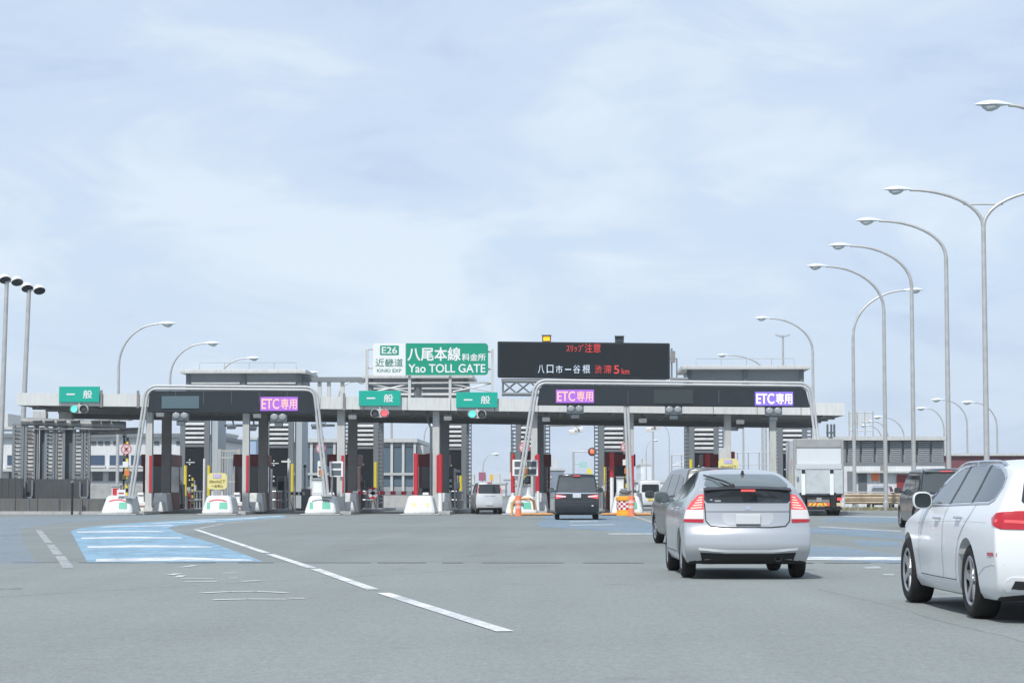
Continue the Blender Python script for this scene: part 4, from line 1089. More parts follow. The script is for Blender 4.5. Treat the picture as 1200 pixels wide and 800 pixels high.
for px in (38, 52, 66, 82, 106, 118, 130, 140):
    m.hexa([(lx(px), -.5, lz(493)), (lx(px + 11), -.5, lz(493)), (lx(px + 11), .8, lz(491.5)), (lx(px), .8, lz(491.5)), (lx(px), -.5, lz(492)), (lx(px + 11), -.5, lz(492)), (lx(px + 11), .8, lz(490.5)), (lx(px), .8, lz(490.5))])
m.build('roof_sheet', M('roof_sheet_grey', (.25, .25, .24), .6, 0, .15), ls)
for a_, b_ in ((30, 39), (24, 26), (95, 104)):
    m = MB()
    pts = [(lx(a_), -.25, lz(564)), (lx(a_), -.25, lz(580)), (lx(a_ + 1), -.25, lz(583)), (lx(b_ - 1), -.25, lz(583)), (lx(b_), -.25, lz(580)), (lx(b_), -.25, lz(562))]
    m.tube(pts, .06, 6); m.build('conduit', SLATE2, ls)
t = thing('wall_bollard', 'thin black post standing against the stained concrete wall', 'post', (GX(84.5, 111), 111, 0))
m = MB(); m.tube([(0, 0, 0), (0, 0, GZ(566, 111))], .06, 8); m.build('pole', BLACK, t)
m = MB(); m.lathe([(0, .1), (.09, .06), (.09, -.02), (0, -.04)], (0, 0, GZ(565, 111)), 'z', 10); m.build('cap', SLATE2, t)

# ================================================================== floodlight posts
def flood(px0, px1, ytop, Y, label):
    A, B = PY(px0, 560, Y), PY(px1, ytop, Y); t = thing('floodlight_post', label, 'floodlight', (A.x, Y, 0), 0, 'twin floodlight posts')
    lean = B.x - A.x
    m = MB(); m.tube([(-lean * .25, 0, 0), (lean, 0, B.z)], .17, 10, r1=.12); m.tube([(lean - .35, 0, B.z), (lean + .7, 0, B.z + .05)], .06, 6); m.build('pole', POLE, t)
    for dx, dz in ((-.15, .25), (.55, .12)):
        m = MB(); cx, cz = lean + dx, B.z + dz
        m.lathe([(.34, -.3), (.36, -.22), (.3, .0), (.18, .16), (0, .2)], (0, 0, 0), 'y', 18)
        hd = m.build('lamp_head', M('flood_white', (.7, .71, .72), .4, .1, .05), t); hd.location = (cx, 0, cz); hd.rotation_euler = (R(42), 0, R(30)); hd.scale = (1, .9, .8)
        m = MB(); m.lathe([(.0, -.305), (.33, -.305)], (0, 0, 0), 'y', 18); m.build('glass', M('flood_glass', (.03, .035, .04), .1), hd)
flood(0, 8, 330, 126, 'twin floodlight post at the photo edge, the taller seen of the pair')
flood(24.5, 34, 340, 126, 'twin floodlight post rising just behind the canopy end')

# ================================================================== street lamps
def lamp(x, Y, hl, arms, label, grp, r=.12, reach=4.0, rise=2.6, cross=False, head=.95, yaw=0):
    """tapering pole that bends over into one or two curved arms; hl = height of the lamp"""
    t = thing('street_lamp', label, 'street lamp', (x, Y, 0), yaw, grp)
    zb = hl - rise
    m = MB(); m.tube([(0, 0, 0), (0, 0, zb)], r * 1.15, 10, r1=r * .85); m.lathe([(r * 1.5, 0), (r * 1.5, .5), (r * 1.1, .6)], (0, 0, 0), 'z', 10); m.build('pole', POLE, t)
    for s_ in arms:
        pts = []
        for k in range(13):
            u = k / 12; an = u * math.pi / 2
            pts.append((s_ * reach * (1 - math.cos(an)) ** .9, 0, zb + rise * math.sin(an) ** .85))
        m = MB(); m.tube(pts, r * .8, 8, r1=r * .5); a_ = m.build('arm', POLE, t)
        hx = s_ * reach; q = head
        m = MB(); ring = []
        prof = [(-.12, .05, .05), (.1, .11, .10), (.4, .24, .17), (.7, .26, .18), (1.0, .2, .13), (1.2, .09, .06), (1.28, .02, .02)]
        vs = []; nn = 14
        for (lx_, wy, hz) in prof:
            for k in range(nn):
                an = 2 * math.pi * k / nn; zz = math.sin(an) * hz * q
                if zz < 0: zz *= .35
                vs.append((hx + s_ * lx_ * q, math.cos(an) * wy * q, hl + .02 + zz + .0))
        fs = [(i * nn + k, i * nn + (k + 1) % nn, (i + 1) * nn + (k + 1) % nn, (i + 1) * nn + k) for i in range(len(prof) - 1) for k in range(nn)]
        m.add(vs, fs, 0, True); hd = m.build('lamp_head', M('lamp_head_grey', (.66, .7, .71), .4, .1, .05), t)
        vs = []; prof2 = [(.3, .02, .02), (.42, .17, .12), (.62, .21, .2), (.8, .18, .2), (.98, .08, .08), (1.02, .01, .01)]
        for (lx_, wy, hz) in prof2:
            for k in range(nn):
                an = 2 * math.pi * k / nn; vs.append((hx + s_ * lx_ * q, math.cos(an) * wy * q, hl - .03 + min(0, math.sin(an)) * hz * q))
        m = MB(); fs = [(i * nn + k, i * nn + (k + 1) % nn, (i + 1) * nn + (k + 1) % nn, (i + 1) * nn + k) for i in range(len(prof2) - 1) for k in range(nn)]
        m.add(vs, fs, 0, True); m.build('lamp_bowl', M('lamp_bowl', (.5, .55, .56), .15, 0, .05), hd)
    if cross: m = MB(); zc = zb + rise * .62; m.tube([(-reach * .27, 0, zc), (reach * .27, 0, zc)], .045, 6); m.build('cross_bar', POLE, t)
    return t
GR = 'curved street lamps along the roadside by the guard rail'
def lamp_at(px, ylamp, D, pxl, label, grp=GR, two=False, **k):
    """pole seen at px, its lamp seen at (pxl, ylamp)"""
    hl = GZ(ylamp, D); x = GX(px, D, 480); xl = GX(pxl, D, ylamp); s_ = 1 if xl > x else -1
    reach = abs(xl - x) - k.get('head', .95) * .7
    return lamp(x, D, hl, (-1, 1) if two else (s_,), label, grp, reach=reach, **k)
lamp_at(1262, 125.5, 79.5, 1160, 'double armed street lamp nearest, only its lamp seen at the photo edge', two=True, cross=True, rise=3.0)
lamp_at(1155.5, 224, 101.6, 1049, 'double armed street lamp with a cross bar, right behind the white wagon', two=True, cross=True, rise=1.75)
lamp_at(1111, 260, 113, 1015, 'tall single armed street lamp next to the double armed one', rise=1.9)
lamp_at(1070, 289, 124.7, 982, 'single armed street lamp rising behind the black boxy car roof', rise=2.3)
lamp_at(1037, 313, 136, 955, 'single armed street lamp rising from behind the rusty guard rail', rise=2.7)
lamp_at(1000.5, 341, 150, 1073, 'single armed street lamp with its arm turned away from the road, behind guard rail', rise=3.2)
lamp_at(953, 373.5, 177, 892, 'single armed street lamp right above the end of the violet display gantry', rise=2.7)
lamp_at(897, 416.5, 225, 846, 'distant street lamp peeping over the roof monitor above the violet display', rise=2.0)
GL = 'curved street lamps beyond the canopy'
lamp_at(138.5, 379, 168, 197, 'curved lamp beyond the canopy, next to the floodlight posts', GL, rise=3.3, head=1.1)
lamp_at(199, 402, 190, 250, 'curved lamp beyond the gantry corner with the unlit display', GL, rise=3.0, head=1.1)
lamp_at(256, 419.5, 212, 298, 'curved lamp peeping over the first roof monitor', GL, rise=2.4, head=1.1)
lamp_at(330, 436.5, 250, 368, 'tiny curved lamp just beyond the end of the first roof monitor', GL, rise=2.0, head=1.1)
lamp_at(397, 447, 190, 424, 'curved lamp above the middle lane sign showing red', GL, rise=1.3, head=.9, r=.1)
lamp_at(497, 499, 215, 508, 'thin lamp seen through the lane beside the dark red freight box', GL, rise=1.6, head=.7, r=.08)
for px, yl, D, pxl, l in ((1106, 479, 260, 1079, 'far lamp over the louvred overpass end'), (1133, 469, 240, 1097, 'far lamp between the two tall roadside lamps'), (1168, 472, 235, 1133, 'far lamp beyond the double armed lamp pole'),
                   (1059, 489, 280, 1028, 'far lamp above the middle of the louvred overpass'), (1041, 494, 300, 1017, 'farthest small lamp over the louvred overpass'), (1034, 499, 320, 1012, 'smallest lamp over the louvred overpass roof')):
    lamp_at(px, yl, D, pxl, l, 'far lamps over the louvred overpass', rise=2.6, head=1.1, r=.11)
for px, yl, D, pxl, l in ((784, 498, 330, 770, 'thin far lamp seen through the lane above the white van'), (757, 516, 380, 769, 'faint far lamp beside the far white tower block'), (566, 532, 300, 582, 'faint far lamp above the silver van')):
    lamp_at(px, yl, D, pxl, l, 'thin far lamps seen through the lanes', rise=2.0, head=.9, r=.09)
for px, yt, Y, l in ((765.5, 495, 240, 'thin bare mast seen through the lane behind the antenna pair'), (871.5, 478, 230, 'thin mast in the lane next to the yellow ETC sign'), (894, 480, 210, 'thicker mast in the lane nearest the truck'), (458.5, 470, 200, 'thin mast before the grey glass building')):
    x = GX(px, Y); t = thing('mast', l, 'mast', (x, Y, 0), 0, 'bare masts beyond the lanes')
    m = MB(); m.tube([(0, 0, 0), (0, 0, GZ(yt, Y))], .13, 8, r1=.09); m.build('pole', POLE, t)
    m = MB(); m.box(-.3, .3, -.3, .3, 0, .4); m.build('footing', CONC, t)
x = GX(919, 230); t = thing('twin_lamp', 'small tee shaped twin lamp over the roof monitor beside the tall lamp', 'street lamp', (x, 230, 0))
zt_ = GZ(393, 230); m = MB(); m.tube([(0, 0, 0), (0, 0, zt_)], .15, 8, r1=.1); m.build('pole', POLE, t)
for s_ in (-1, 1):
    m = MB(); m.hexa([(s_ * .05, -.15, zt_ - .25), (s_ * .75, -.15, zt_ - .05), (s_ * .75, .15, zt_ - .05), (s_ * .05, .15, zt_ - .25), (s_ * .05, -.15, zt_ - .1), (s_ * .75, -.15, zt_ + .1), (s_ * .75, .15, zt_ + .1), (s_ * .05, .15, zt_ - .1)]); m.build('lamp_head', POLE, t)

# ================================================================== guard rail and verge on the right
Y = 138.0
gr = thing('guard_rail', 'rusty tan double beam guard rail on posts beside the truck', 'guard rail', (GX(1060, Y), Y, 0))
x0, x1 = GX(990, Y) - gr.location.x, GX(1290, Y) - gr.location.x
for py, h in ((581.5, .2), (587, .16)):
    z = GZ(py, Y); m = MB()
    m.prism([(0, -h), (0, h)], 0, .01) if False else None
    prof = [(0, -h), (-.09, -h * .5), (-.02, 0), (-.09, h * .5), (0, h)]
    for i in range(4):
        (a0, z0), (a1, z1) = prof[i], prof[i + 1]
        m.add([(x0, a0, z + z0), (x1, a0, z + z0), (x1, a1, z + z1), (x0, a1, z + z1), (x0, a0 + .02, z + z0), (x1, a0 + .02, z + z0), (x1, a1 + .02, z + z1), (x0, a1 + .02, z + z1)], [(0, 1, 2, 3), (7, 6, 5, 4), (0, 3, 7, 4), (1, 5, 6, 2)])
    m.build('beam', RUST, gr)
k = 0
while x0 + .6 + k * 1.9 < x1:
    xx = x0 + .6 + k * 1.9; m = MB(); m.tube([(xx, .1, 0), (xx, .1, .95)], .09, 8); m.box(xx - .1, xx + .1, -.02, .1, .5, .85); m.build('post', STEEL, gr); k += 1
sheet('verge', GX(985, 136), 60, 134.5, 141.5, .0, M('sandy_verge', (.34, .30, .24), .95, 0, .3, .8, .5, (.16, .17, .09)))
# dry grass along the rail
GRASS = M('dry_grass', (.22, .21, .10), .9, 0, .3, 2)
m = MB(); rg = random.Random(3)
for k in range(2200):
    x = rg.uniform(GX(986, 136), 40); y = rg.uniform(135, 140.5); h = rg.uniform(.08, .34); a = rg.uniform(0, 6.28); w = .03
    dx, dy = math.cos(a) * w, math.sin(a) * w; lx_, ly_ = rg.uniform(-.1, .1), rg.uniform(-.1, .1)
    m.add([(x - dx, y - dy, 0), (x + dx, y + dy, 0), (x + lx_, y + ly_, h)], [(0, 1, 2)])
tag(m.build('grass', GRASS), 'dry tufted grass along the foot of the rusty guard rail', 'grass', kind='stuff')
fb = thing('pipe_railing', 'white pipe railing behind the guard rail beneath the louvred overpass', 'railing', (GX(1030, 150), 150, 0))
m = MB()
for k in range(16):
    xx = -5 + k * .9; m.tube([(xx, 0, 0), (xx, 0, 1.1)], .04, 6)
for z in (.5, .8, 1.1): m.tube([(-5, 0, z), (9, 0, z)], .04, 6)
m.build('rails', PALE, fb)

# ================================================================== buildings
def facade_mat(name, wall, glass, bw, bh, mort=.28):
    m = bpy.data.materials.new(name); m.use_nodes = True; t = m.node_tree; b = t.nodes['Principled BSDF']
    tcn = t.nodes.new('ShaderNodeTexCoord'); mpn = t.nodes.new('ShaderNodeMapping'); mpn.inputs['Rotation'].default_value = (R(90), 0, 0)
    br = t.nodes.new('ShaderNodeTexBrick'); br.offset = 0; br.inputs['Scale'].default_value = 1
    br.inputs['Brick Width'].default_value = bw; br.inputs['Row Height'].default_value = bh; br.inputs['Mortar Size'].default_value = mort * min(bw, bh); br.inputs['Mortar Smooth'].default_value = 0
    br.inputs['Color1'].default_value = (*glass, 1); br.inputs['Color2'].default_value = (*[g * 1.5 for g in glass], 1); br.inputs['Mortar'].default_value = (*wall, 1)
    t.links.new(tcn.outputs['Object'], mpn.inputs['Vector']); t.links.new(mpn.outputs['Vector'], br.inputs['Vector']); t.links.new(br.outputs['Color'], b.inputs['Base Color'])
    b.inputs['Roughness'].default_value = .55
    return m
def far_building(px0, px1, py0, Y, depth, wall, glass, bw, bh, label, cat='building', roofbox=True, grp='distant buildings beyond the gate'):
    A, B = PY(px0, 575, Y), PY(px1, py0, Y); w = (B.x - A.x) / 2; h = B.z
    t = thing('distant_building', label, cat, ((A.x + B.x) / 2, Y, 0), 0, grp)
    m = MB(); m.box(-w, w, 0, depth, 0, h); m.build('wall', facade_mat('facade_' + str(px0) + '_' + str(py0), wall, glass, bw, bh), t)
    m = MB(); m.box(-w - .2, w + .2, -.2, depth + .2, h, h + .4); m.build('roof', PALE, t)
    if roofbox: m = MB(); m.box(-w * .3, w * .25, depth * .3, depth * .6, h + .4, h + 2.4); m.build('roof_house', PALE, t)
# white works building behind the louvred screen
Y = 205.0
wb = thing('works_building', 'long white works building with dark strip windows behind the louvred screen', 'building', (GX(110, Y), Y, 0))
x0, x1 = GX(-120, Y) - wb.location.x, GX(232, Y) - wb.location.x
WB = M('works_white', (.62, .64, .65), .6, 0, .05, .3, .3, streak=True)
zt = GZ(512, Y)
m = MB(); m.box(x0, x1, 0, 30, 0, zt); m.build('wall', WB, wb)
m = MB(); m.box(x0 - .5, x1 + .5, -.5, 30.5, zt, zt + .35); m.build('roof', SLATE2, wb)
for px0, px1 in ((8, 17), (105, 122), (128, 150), (153, 168), (176, 196), (205, 226)):
    m = MB(); m.box(GX(px0, Y) - wb.location.x, GX(px1, Y) - wb.location.x, -.08, -.01, GZ(545, Y), GZ(533, Y)); fr = m.build('window', M('blue_dark_glazing', (.05, .08, .14), .12), wb)
    m = MB(); m.box(GX(px0, Y) - wb.location.x - .1, GX(px1, Y) - wb.location.x + .1, -.2, -.02, GZ(545, Y) - .2, GZ(545, Y)); m.build('sill', PALE, fr)
for px0, px1 in ((10, 16), (108, 120), (127, 150), (156, 170), (178, 200), (206, 228)):
    m = MB(); m.box(GX(px0, Y) - wb.location.x, GX(px1, Y) - wb.location.x, -.08, -.01, GZ(563, Y), GZ(553, Y)); m.build('window', GLASSD, wb)
for px0 in (106, 114, 122, 132, 145, 180, 206):
    m = MB(); m.box(GX(px0, Y) - wb.location.x, GX(px0 + 6, Y) - wb.location.x, -.06, -.01, GZ(521, Y), GZ(516.5, Y)); m.build('vent_window', SLATE, wb)
m = MB(); m.box(x0, x1, -.9, -.01, GZ(552, Y), GZ(549, Y)); m.build('ledge', PALE, wb)
m = MB(); m.box(x0, x1, -1.5, -1.3, 0, GZ(566, Y)); m.build('yard_wall', M('yard_wall_grey', (.35, .36, .35), .8, 0, .1, .5, .5), wb)
# blue-grey far slab seen over the screen at the very edge
far_building(-60, 24, 503, 300, 25, (.5, .56, .62), (.35, .42, .5), 3, 2.5, 'blue grey banded building seen over the louvred screen at the photo edge')
# grey glass office building
Y = 178.0
ob = thing('office_building', 'grey glass office building with pale mullions seen through the lane closed by red barrier', 'building', (GX(410, Y), Y, 0))
x0, x1 = GX(338, Y) - ob.location.x, GX(486, Y) - ob.location.x; zt = GZ(518, Y)
m = MB(); m.box(x0, x1, 0, 18, 0, zt); m.build('wall', M('office_grey', (.27, .29, .31), .6, 0, .1, .5), ob)
nb = 11
for k in range(nb):
    a, b = x0 + (x1 - x0) * k / nb, x0 + (x1 - x0) * (k + 1) / nb
    for z0, z1 in ((1.6, zt * .47), (zt * .53, zt - .35)):
        m = MB(); m.box(a + .12, b - .12, -.06, -.01, z0, z1); m.build('window', M('office_glass', (.10, .14, .18), .1, 0, .35, .3), ob)
    m = MB(); m.box(b - .1, b + .1, -.25, -.01, 0, zt); m.build('mullion', PALE, ob)
m = MB(); m.box(x0 - .2, x1 + .2, -.4, 18, zt, zt + .3); m.build('roof', PALE, ob)
m = MB(); m.box(x0, x1, -.3, -.01, zt * .47 + .05, zt * .53 - .05); m.build('floor_band', M('band_grey', (.4, .42, .42), .6), ob)
m = MB(); m.box(x1 + .1, GX(495, Y) - ob.location.x, 1, 18, 0, GZ(521, Y)); m.build('stair_tower', PALE, ob)
t = thing('grey_lot_wall', 'long low grey wall in front of the glass office building', 'wall', (GX(430, 160), 160, 0))
m = MB(); m.box(-9, 6.5, 0, .4, 0, GZ(579, 160)); m.build('panel', CONC, t); m = MB(); m.box(-9.05, 6.55, -.05, .45, GZ(579, 160), GZ(579, 160) + .1); m.build('coping', PALE, t)
# freight boxes
def freight(px0, px1, py0, py1, Y, rgb, label):
    A, B = PY(px0, py1, Y), PY(px1, py0, Y); t = thing('freight_container', label, 'container', (A.x, Y, A.z), 0, 'dark red freight boxes'); w, h = B.x - A.x, B.z - A.z
    m = MB(); n = int(w / .3)
    for k in range(n): m.box(w * k / n, w * (k + .6) / n, -.04, .0, .1, h - .1)
    m.box(0, w, 0, 2.4, 0, h); m.build('shell', M('freight_' + str(px0), rgb, .6, 0, .15, 1, .3, streak=True), t)
    m = MB(); m.box(-.05, w + .05, -.06, .1, 0, .12); m.box(-.05, w + .05, -.06, .1, h - .12, h); m.box(-.05, .07, -.06, .1, .12, h - .12); m.box(w - .07, w + .05, -.06, .1, .12, h - .12); m.build('frame', BROWN, t)
freight(497.5, 516, 546, 575, 150, (.13, .035, .03), 'dark red freight box with black opening beside the pale column')
freight(498, 512, 529, 546, 150, (.15, .05, .045), 'dark brown freight box stacked upon the dark red one')
# louvred overpass on the right
Y = 165.0
op = thing('louvred_overpass', 'grey louvred overpass hall behind the guard rail', 'building', (GX(1030, Y), Y, 0))
ox = op.location.x; x0, x1 = GX(944, Y) - ox, GX(1108, Y) - ox; z0, z1 = GZ(542, Y), GZ(516, Y)
m = MB(); m.box(x0, x1, .3, 10, z0, z1); m.build('wall', SLATE2, op)
m = MB(); m.box(x0 - .2, x1 + .2, -.5, 10.5, z1, z1 + .28); m.build('roof', PALE, op); m = MB(); m.box(x0, x1, -.3, 10, z0 - .35, z0); m.build('base_beam', SLATE2, op)
nb = 10
for k in range(nb):
    a, b = x0 + (x1 - x0) * k / nb + .1, x0 + (x1 - x0) * (k + 1) / nb - .1
    m = MB(); z = z0 + .05
    while z < z1 - .12: m.hexa([(a, -.06, z), (b, -.06, z), (b, .2, z + .08), (a, .2, z + .08), (a, -.06, z + .03), (b, -.06, z + .03), (b, .2, z + .12), (a, .2, z + .12)]); z += .145
    m.build('louvre_bay', M('overpass_louvre', (.45, .48, .51), .5, .1, .08, 1), op)
for px in (1001, 1046, 1100, 960): m = MB(); a = GX(px, Y) - ox; m.box(a - .5, a + .5, .4, 2, 0, z0 - .35); m.build('pier', SLATE2, op)
m = MB(); a, b = GX(1040, Y) - ox, GX(1049, Y) - ox; z = .3
while z < z0 - .5: m.box(a, b, .1, .38, z, z + .12); z += .25
m.build('vent', STEEL, op)
# depot beneath and behind the overpass
t = thing('depot', 'white depot front with an orange panel and maroon doors under the louvred overpass', 'building', (GX(1040, 163.6), 163.6, 0))
q = lambda px: GX(px, 163.6) - t.location.x
m = MB(); m.box(q(985), q(1108), 0, .8, 0, GZ(546, 163.6)); m.build('wall', WB, t)
for px0, px1, py0, py1, mt in ((1022, 1030, 552, 563, ORANGE), (1051, 1070, 556, 582, MAROON), (1032, 1036, 545, 565, BROWN), (1074, 1084, 556, 582, MAROON), (1006, 1016, 552, 582, SLATE), (993, 1003, 552, 582, SLATE2)):
    m = MB(); m.box(q(px0), q(px1), -.08, -.01, GZ(py1, 163.6), GZ(py0, 163.6)); m.build('door', mt, t)
m = MB(); m.box(q(1000), q(1106), -.6, -.02, GZ(554, 163.6), GZ(552, 163.6)); m.build('canopy', PALE, t)
t = thing('maroon_hall', 'low maroon hall with a pale roof edge beyond the white wagon', 'building', (GX(1140, 190), 190, 0))
m = MB(); a, b = GX(1098, 190) - t.location.x, GX(1330, 190) - t.location.x; m.box(a, b, 0, 20, 0, GZ(534, 190)); m.build('wall', M('hall_maroon', (.17, .055, .07), .6, 0, .1, .4, .3, streak=True), t)
m = MB(); m.box(a - .2, b, -.3, 20, GZ(534, 190), GZ(531.5, 190)); m.build('roof', PALE, t)
t = thing('roof_antenna', 'grey antenna cluster frame standing on the louvred overpass roof', 'antenna', (GX(1010, 168), 168, z1 + .28))
m = MB()
for k in range(4): a = -.9 + k * .6; m.tube([(a, 0, 0), (a, 0, 2.0)], .05, 6)
for z in (.5, 1.2, 1.9): m.tube([(-.9, 0, z), (.9, 0, z)], .05, 6)
m.build('frame', STEEL, t)
m = MB()
for k in range(3): m.box(-.8 + .55 * k, -.5 + .55 * k, -.15, -.05, .7 + .2 * k, 1.8)
m.build('panel_antenna', PALE, t)
t = thing('roof_aerial', 'small dark aerial rack on the canopy end beside the gantry leg', 'antenna', (GX(974, 128), 128, 0))
m = MB(); zc = GZ(487, 128); m.tube([(0, 0, 0), (0, 0, GZ(512, 128))], .12, 8); m.build('pole', SLATE2, t)
m = MB()
for px in (970.5, 975, 978.5): a = GX(px, 128) - t.location.x; m.tube([(a, 0, GZ(512, 128)), (a, 0, GZ(497, 128))], .06, 6)
m.tube([(GX(969, 128) - t.location.x, 0, GZ(507, 128)), (GX(979, 128) - t.location.x, 0, GZ(507, 128))], .05, 6); m.build('rack', SLATE, t)
# far skyline seen through the lanes
far_building(640, 661, 551, 420, 30, (.20, .24, .30), (.12, .15, .2), 2.2, 1.6, 'dark grey far block right behind the black minivan')
far_building(629, 645, 560, 380, 25, (.5, .5, .5), (.3, .33, .36), 2, 1.4, 'pale far block between the white board and the black minivan', roofbox=False)
far_building(751, 763, 545, 700, 40, (.66, .7, .74), (.52, .57, .63), 4, 3, 'pale far tower block left of the antenna pair lane masts')
far_building(746, 806, 565, 320, 20, (.72, .74, .76), (.20, .25, .30), 4.5, 1.6, 'long white low building with a row of openings above the far white van', roofbox=False)
far_building(700, 745, 566, 360, 20, (.55, .5, .42), (.3, .3, .3), 3, 2, 'cream low building behind the black minivan roof', roofbox=False)
far_building(545, 560, 568, 500, 20, (.5, .5, .52), (.3, .32, .35), 3, 2.2, 'grey far house left of the silver van')
far_building(561, 572, 566, 560, 20, (.45, .32, .3), (.3, .3, .32), 3, 2.2, 'brownish far house just over the silver van roof')
far_building(573, 592, 567, 520, 20, (.6, .6, .6), (.35, .38, .42), 3, 2.2, 'pale far house behind the silver van roof end')
far_building(590, 606, 562, 610, 20, (.48, .52, .58), (.35, .38, .42), 3, 2.2, 'blue grey far house next to the red rodded post')
far_building(806, 850, 566, 540, 25, (.56, .58, .6), (.35, .4, .45), 4, 2.5, 'grey far block behind the dark minivan roof')
far_building(850, 905, 563, 640, 25, (.62, .64, .67), (.42, .47, .52), 4, 2.5, 'pale far block behind the yellow ETC sign lane')
far_building(256, 262, 510, 330, 14, (.5, .53, .55), (.3, .34, .38), 2.5, 2.5, 'grey narrow far tower in the barred gate lane', roofbox=False)
far_building(283, 300, 515, 360, 20, (.32, .42, .56), (.22, .3, .42), 2.5, 2.5, 'bluish far tower behind the second pale column', roofbox=False)
far_building(905, 990, 568, 420, 25, (.5, .52, .53), (.3, .33, .37), 4, 2.5, 'low grey far block behind the parked truck')
far_building(1108, 1420, 560, 420, 25, (.5, .52, .53), (.3, .33, .37), 4, 2.5, 'low grey far block beyond the maroon hall')
far_building(-420, -70, 545, 420, 25, (.5, .52, .53), (.3, .33, .37), 4, 2.5, 'low grey far block beyond the works building')
# scaffold lattice seen over the dark minivan, signs beyond the gate
t = thing('pipe_scaffold', 'thin grey pipe scaffold seen above the dark minivan', 'scaffold', (GX(800, 165), 165, 0))
m = MB(); zt = GZ(533, 165)
for k in range(4): a = -.8 + k * 1.1 / 1.5; m.tube([(a, 0, 0), (a, 0, zt)], .05, 6)
for z in (zt, zt - .8, zt - 1.6): m.tube([(-.8, 0, z), (1.4, 0, z)], .04, 6)
m.tube([(-.8, 0, zt - .8), (1.4, 0, zt)], .03, 6); m.build('pipes', STEEL, t)
t = thing('wire_fence', 'tall thin wire fence in the lane between yellow ETC sign and truck', 'fence', (GX(890, 185), 185, 0))
m = MB(); zt = GZ(530, 185)
for k in range(9): a = -3.6 + k * .9; m.tube([(a, 0, 0), (a, 0, zt)], .05, 6)
for z in (zt, zt - 1, zt - 2): m.tube([(-3.6, 0, z), (3.6, 0, z)], .035, 6)
m.build('wires', STEEL, t)
t = thing('beacon_sign', 'round dark sign with a red lamp on a mast arm behind the black minivan', 'road sign', (GX(672, 170), 170, 0))
m = MB(); za = GZ(529, 170); xa = GX(688, 170) - t.location.x; m.tube([(0, 0, 0), (0, 0, za)], .08, 8); m.tube([(0, 0, za), (xa, 0, za)], .05, 6); m.build('mast', POLE, t)
m = MB(); m.lathe([(.001, -.05), (.3, -.05), (.34, -.02), (.34, .1)], (xa + .4, 0, za), 'y', 24); hd = m.build('housing', M('beacon_dark', (.12, .05, .04), .5), t)
m = MB(); m.lathe([(.001, -.09), (.12, -.08), (.17, -.05)], (xa + .4, 0, za), 'y', 16); m.build('lens', M('beacon_lens', (.6, .1, .05), .3, emit=(1, .15, .06), es=.8), hd)
m = MB(); a = GX(683.5, 170) - t.location.x; m.box(a - .3, a + .3, -.05, 0, GZ(548, 170), GZ(541, 170)); m.tube([(0, .05, GZ(543, 170)), (a, .05, GZ(543, 170))], .04, 6); m.build('small_sign', M('pale_teal_sign', (.35, .55, .52), .5), t)
def post_sign(px0, px1, py0, py1, Y, mat, label):
    A, B = PY(px0, py1, Y), PY(px1, py0, Y); t = thing('panel_sign', label, 'road sign', ((A.x + B.x) / 2, Y, 0), 0, 'panels beyond the gate'); w = (B.x - A.x) / 2
    m = MB(); m.box(-w, w, 0, .08, A.z, B.z); m.build('panel', mat, t, bevel=.01); m = MB(); m.tube([(0, .12, 0), (0, .12, B.z)], .06, 8); m.build('post', POLE, t)
post_sign(597.5, 606, 529, 553, 150, GREEN, 'tall narrow green panel behind the red rodded post')
post_sign(561, 569, 553, 563, 260, M('mauve_panel', (.3, .1, .16), .6), 'mauve panel above the silver van')
post_sign(574, 578, 555.5, 563, 240, M('orange_panel', (.7, .4, .05), .6), 'small orange panel above the silver van roof')
post_sign(688, 693, 549, 562, 200, YELLOW, 'narrow yellow panel behind the black minivan roof')
# ================================================================== vehicles
def pchip(pts):
    xs = np.array([p[0] for p in pts], float); ys = np.array([p[1] for p in pts], float)
    h = np.diff(xs); d = np.diff(ys) / h; n = len(xs); m_ = np.zeros(n)
    m_[0], m_[-1] = d[0], d[-1]
    for i in range(1, n - 1):
        if d[i - 1] * d[i] > 0:
            w1, w2 = 2 * h[i] + h[i - 1], h[i] + 2 * h[i - 1]; m_[i] = (w1 + w2) / (w1 / d[i - 1] + w2 / d[i])
    def f(x):
        x = min(max(x, xs[0]), xs[-1]); i = min(int(np.searchsorted(xs, x, 'right')) - 1, n - 2); t = (x - xs[i]) / h[i]
        return float(ys[i] * (2 * t ** 3 - 3 * t * t + 1) + h[i] * m_[i] * (t ** 3 - 2 * t * t + t) + ys[i + 1] * (-2 * t ** 3 + 3 * t * t) + h[i] * m_[i + 1] * (t ** 3 - t * t))
    return f

TYRE = M('tyre_rubber', (.014, .014, .015), .8, 0, .2, 8, .15, (.06, .057, .054), spec=.3)
UNDER = M('underbody_black', (.015, .015, .016), .8, 0, .1)
ALLOY = M('alloy_wheel', (.42, .43, .45), .3, .8, .05)
ALLOYD = M('dark_wheel_metal', (.02, .02, .022), .6, .3, .1)  # dark metal of the rim backing and the truck rims
TRIM = M('black_trim', (.02, .021, .023), .45, 0, .1)
SEAM = M('shut_line', (.03, .03, .033), .8, 0, .05)
TAILR = M('tail_red', (.42, .008, .02), .15, 0, .06, 8, coat=.6)
TAILB = M('tail_red_lit', (.52, .05, .06), .2, emit=(1, .14, .13), es=.4, coat=.5)
TAILC = M('tail_clear', (.72, .68, .68), .15, 0, .06, 20, coat=.6)
PLATE = M('blank_plate', (.56, .58, .6), .5, 0, .05)
PLATEY = M('yellow_plate', (.75, .55, .06), .5, 0, .05)
def glass(name, rgb=(.05, .06, .065), r=.04): return M(name, rgb, r, 0, .12, 1.2, spec=.7)
G_DARK = glass('tinted_glass', (.028, .034, .04)); G_MID = glass('side_glass', (.085, .105, .12)); G_PALE = glass('pale_rear_glass', (.10, .125, .125))
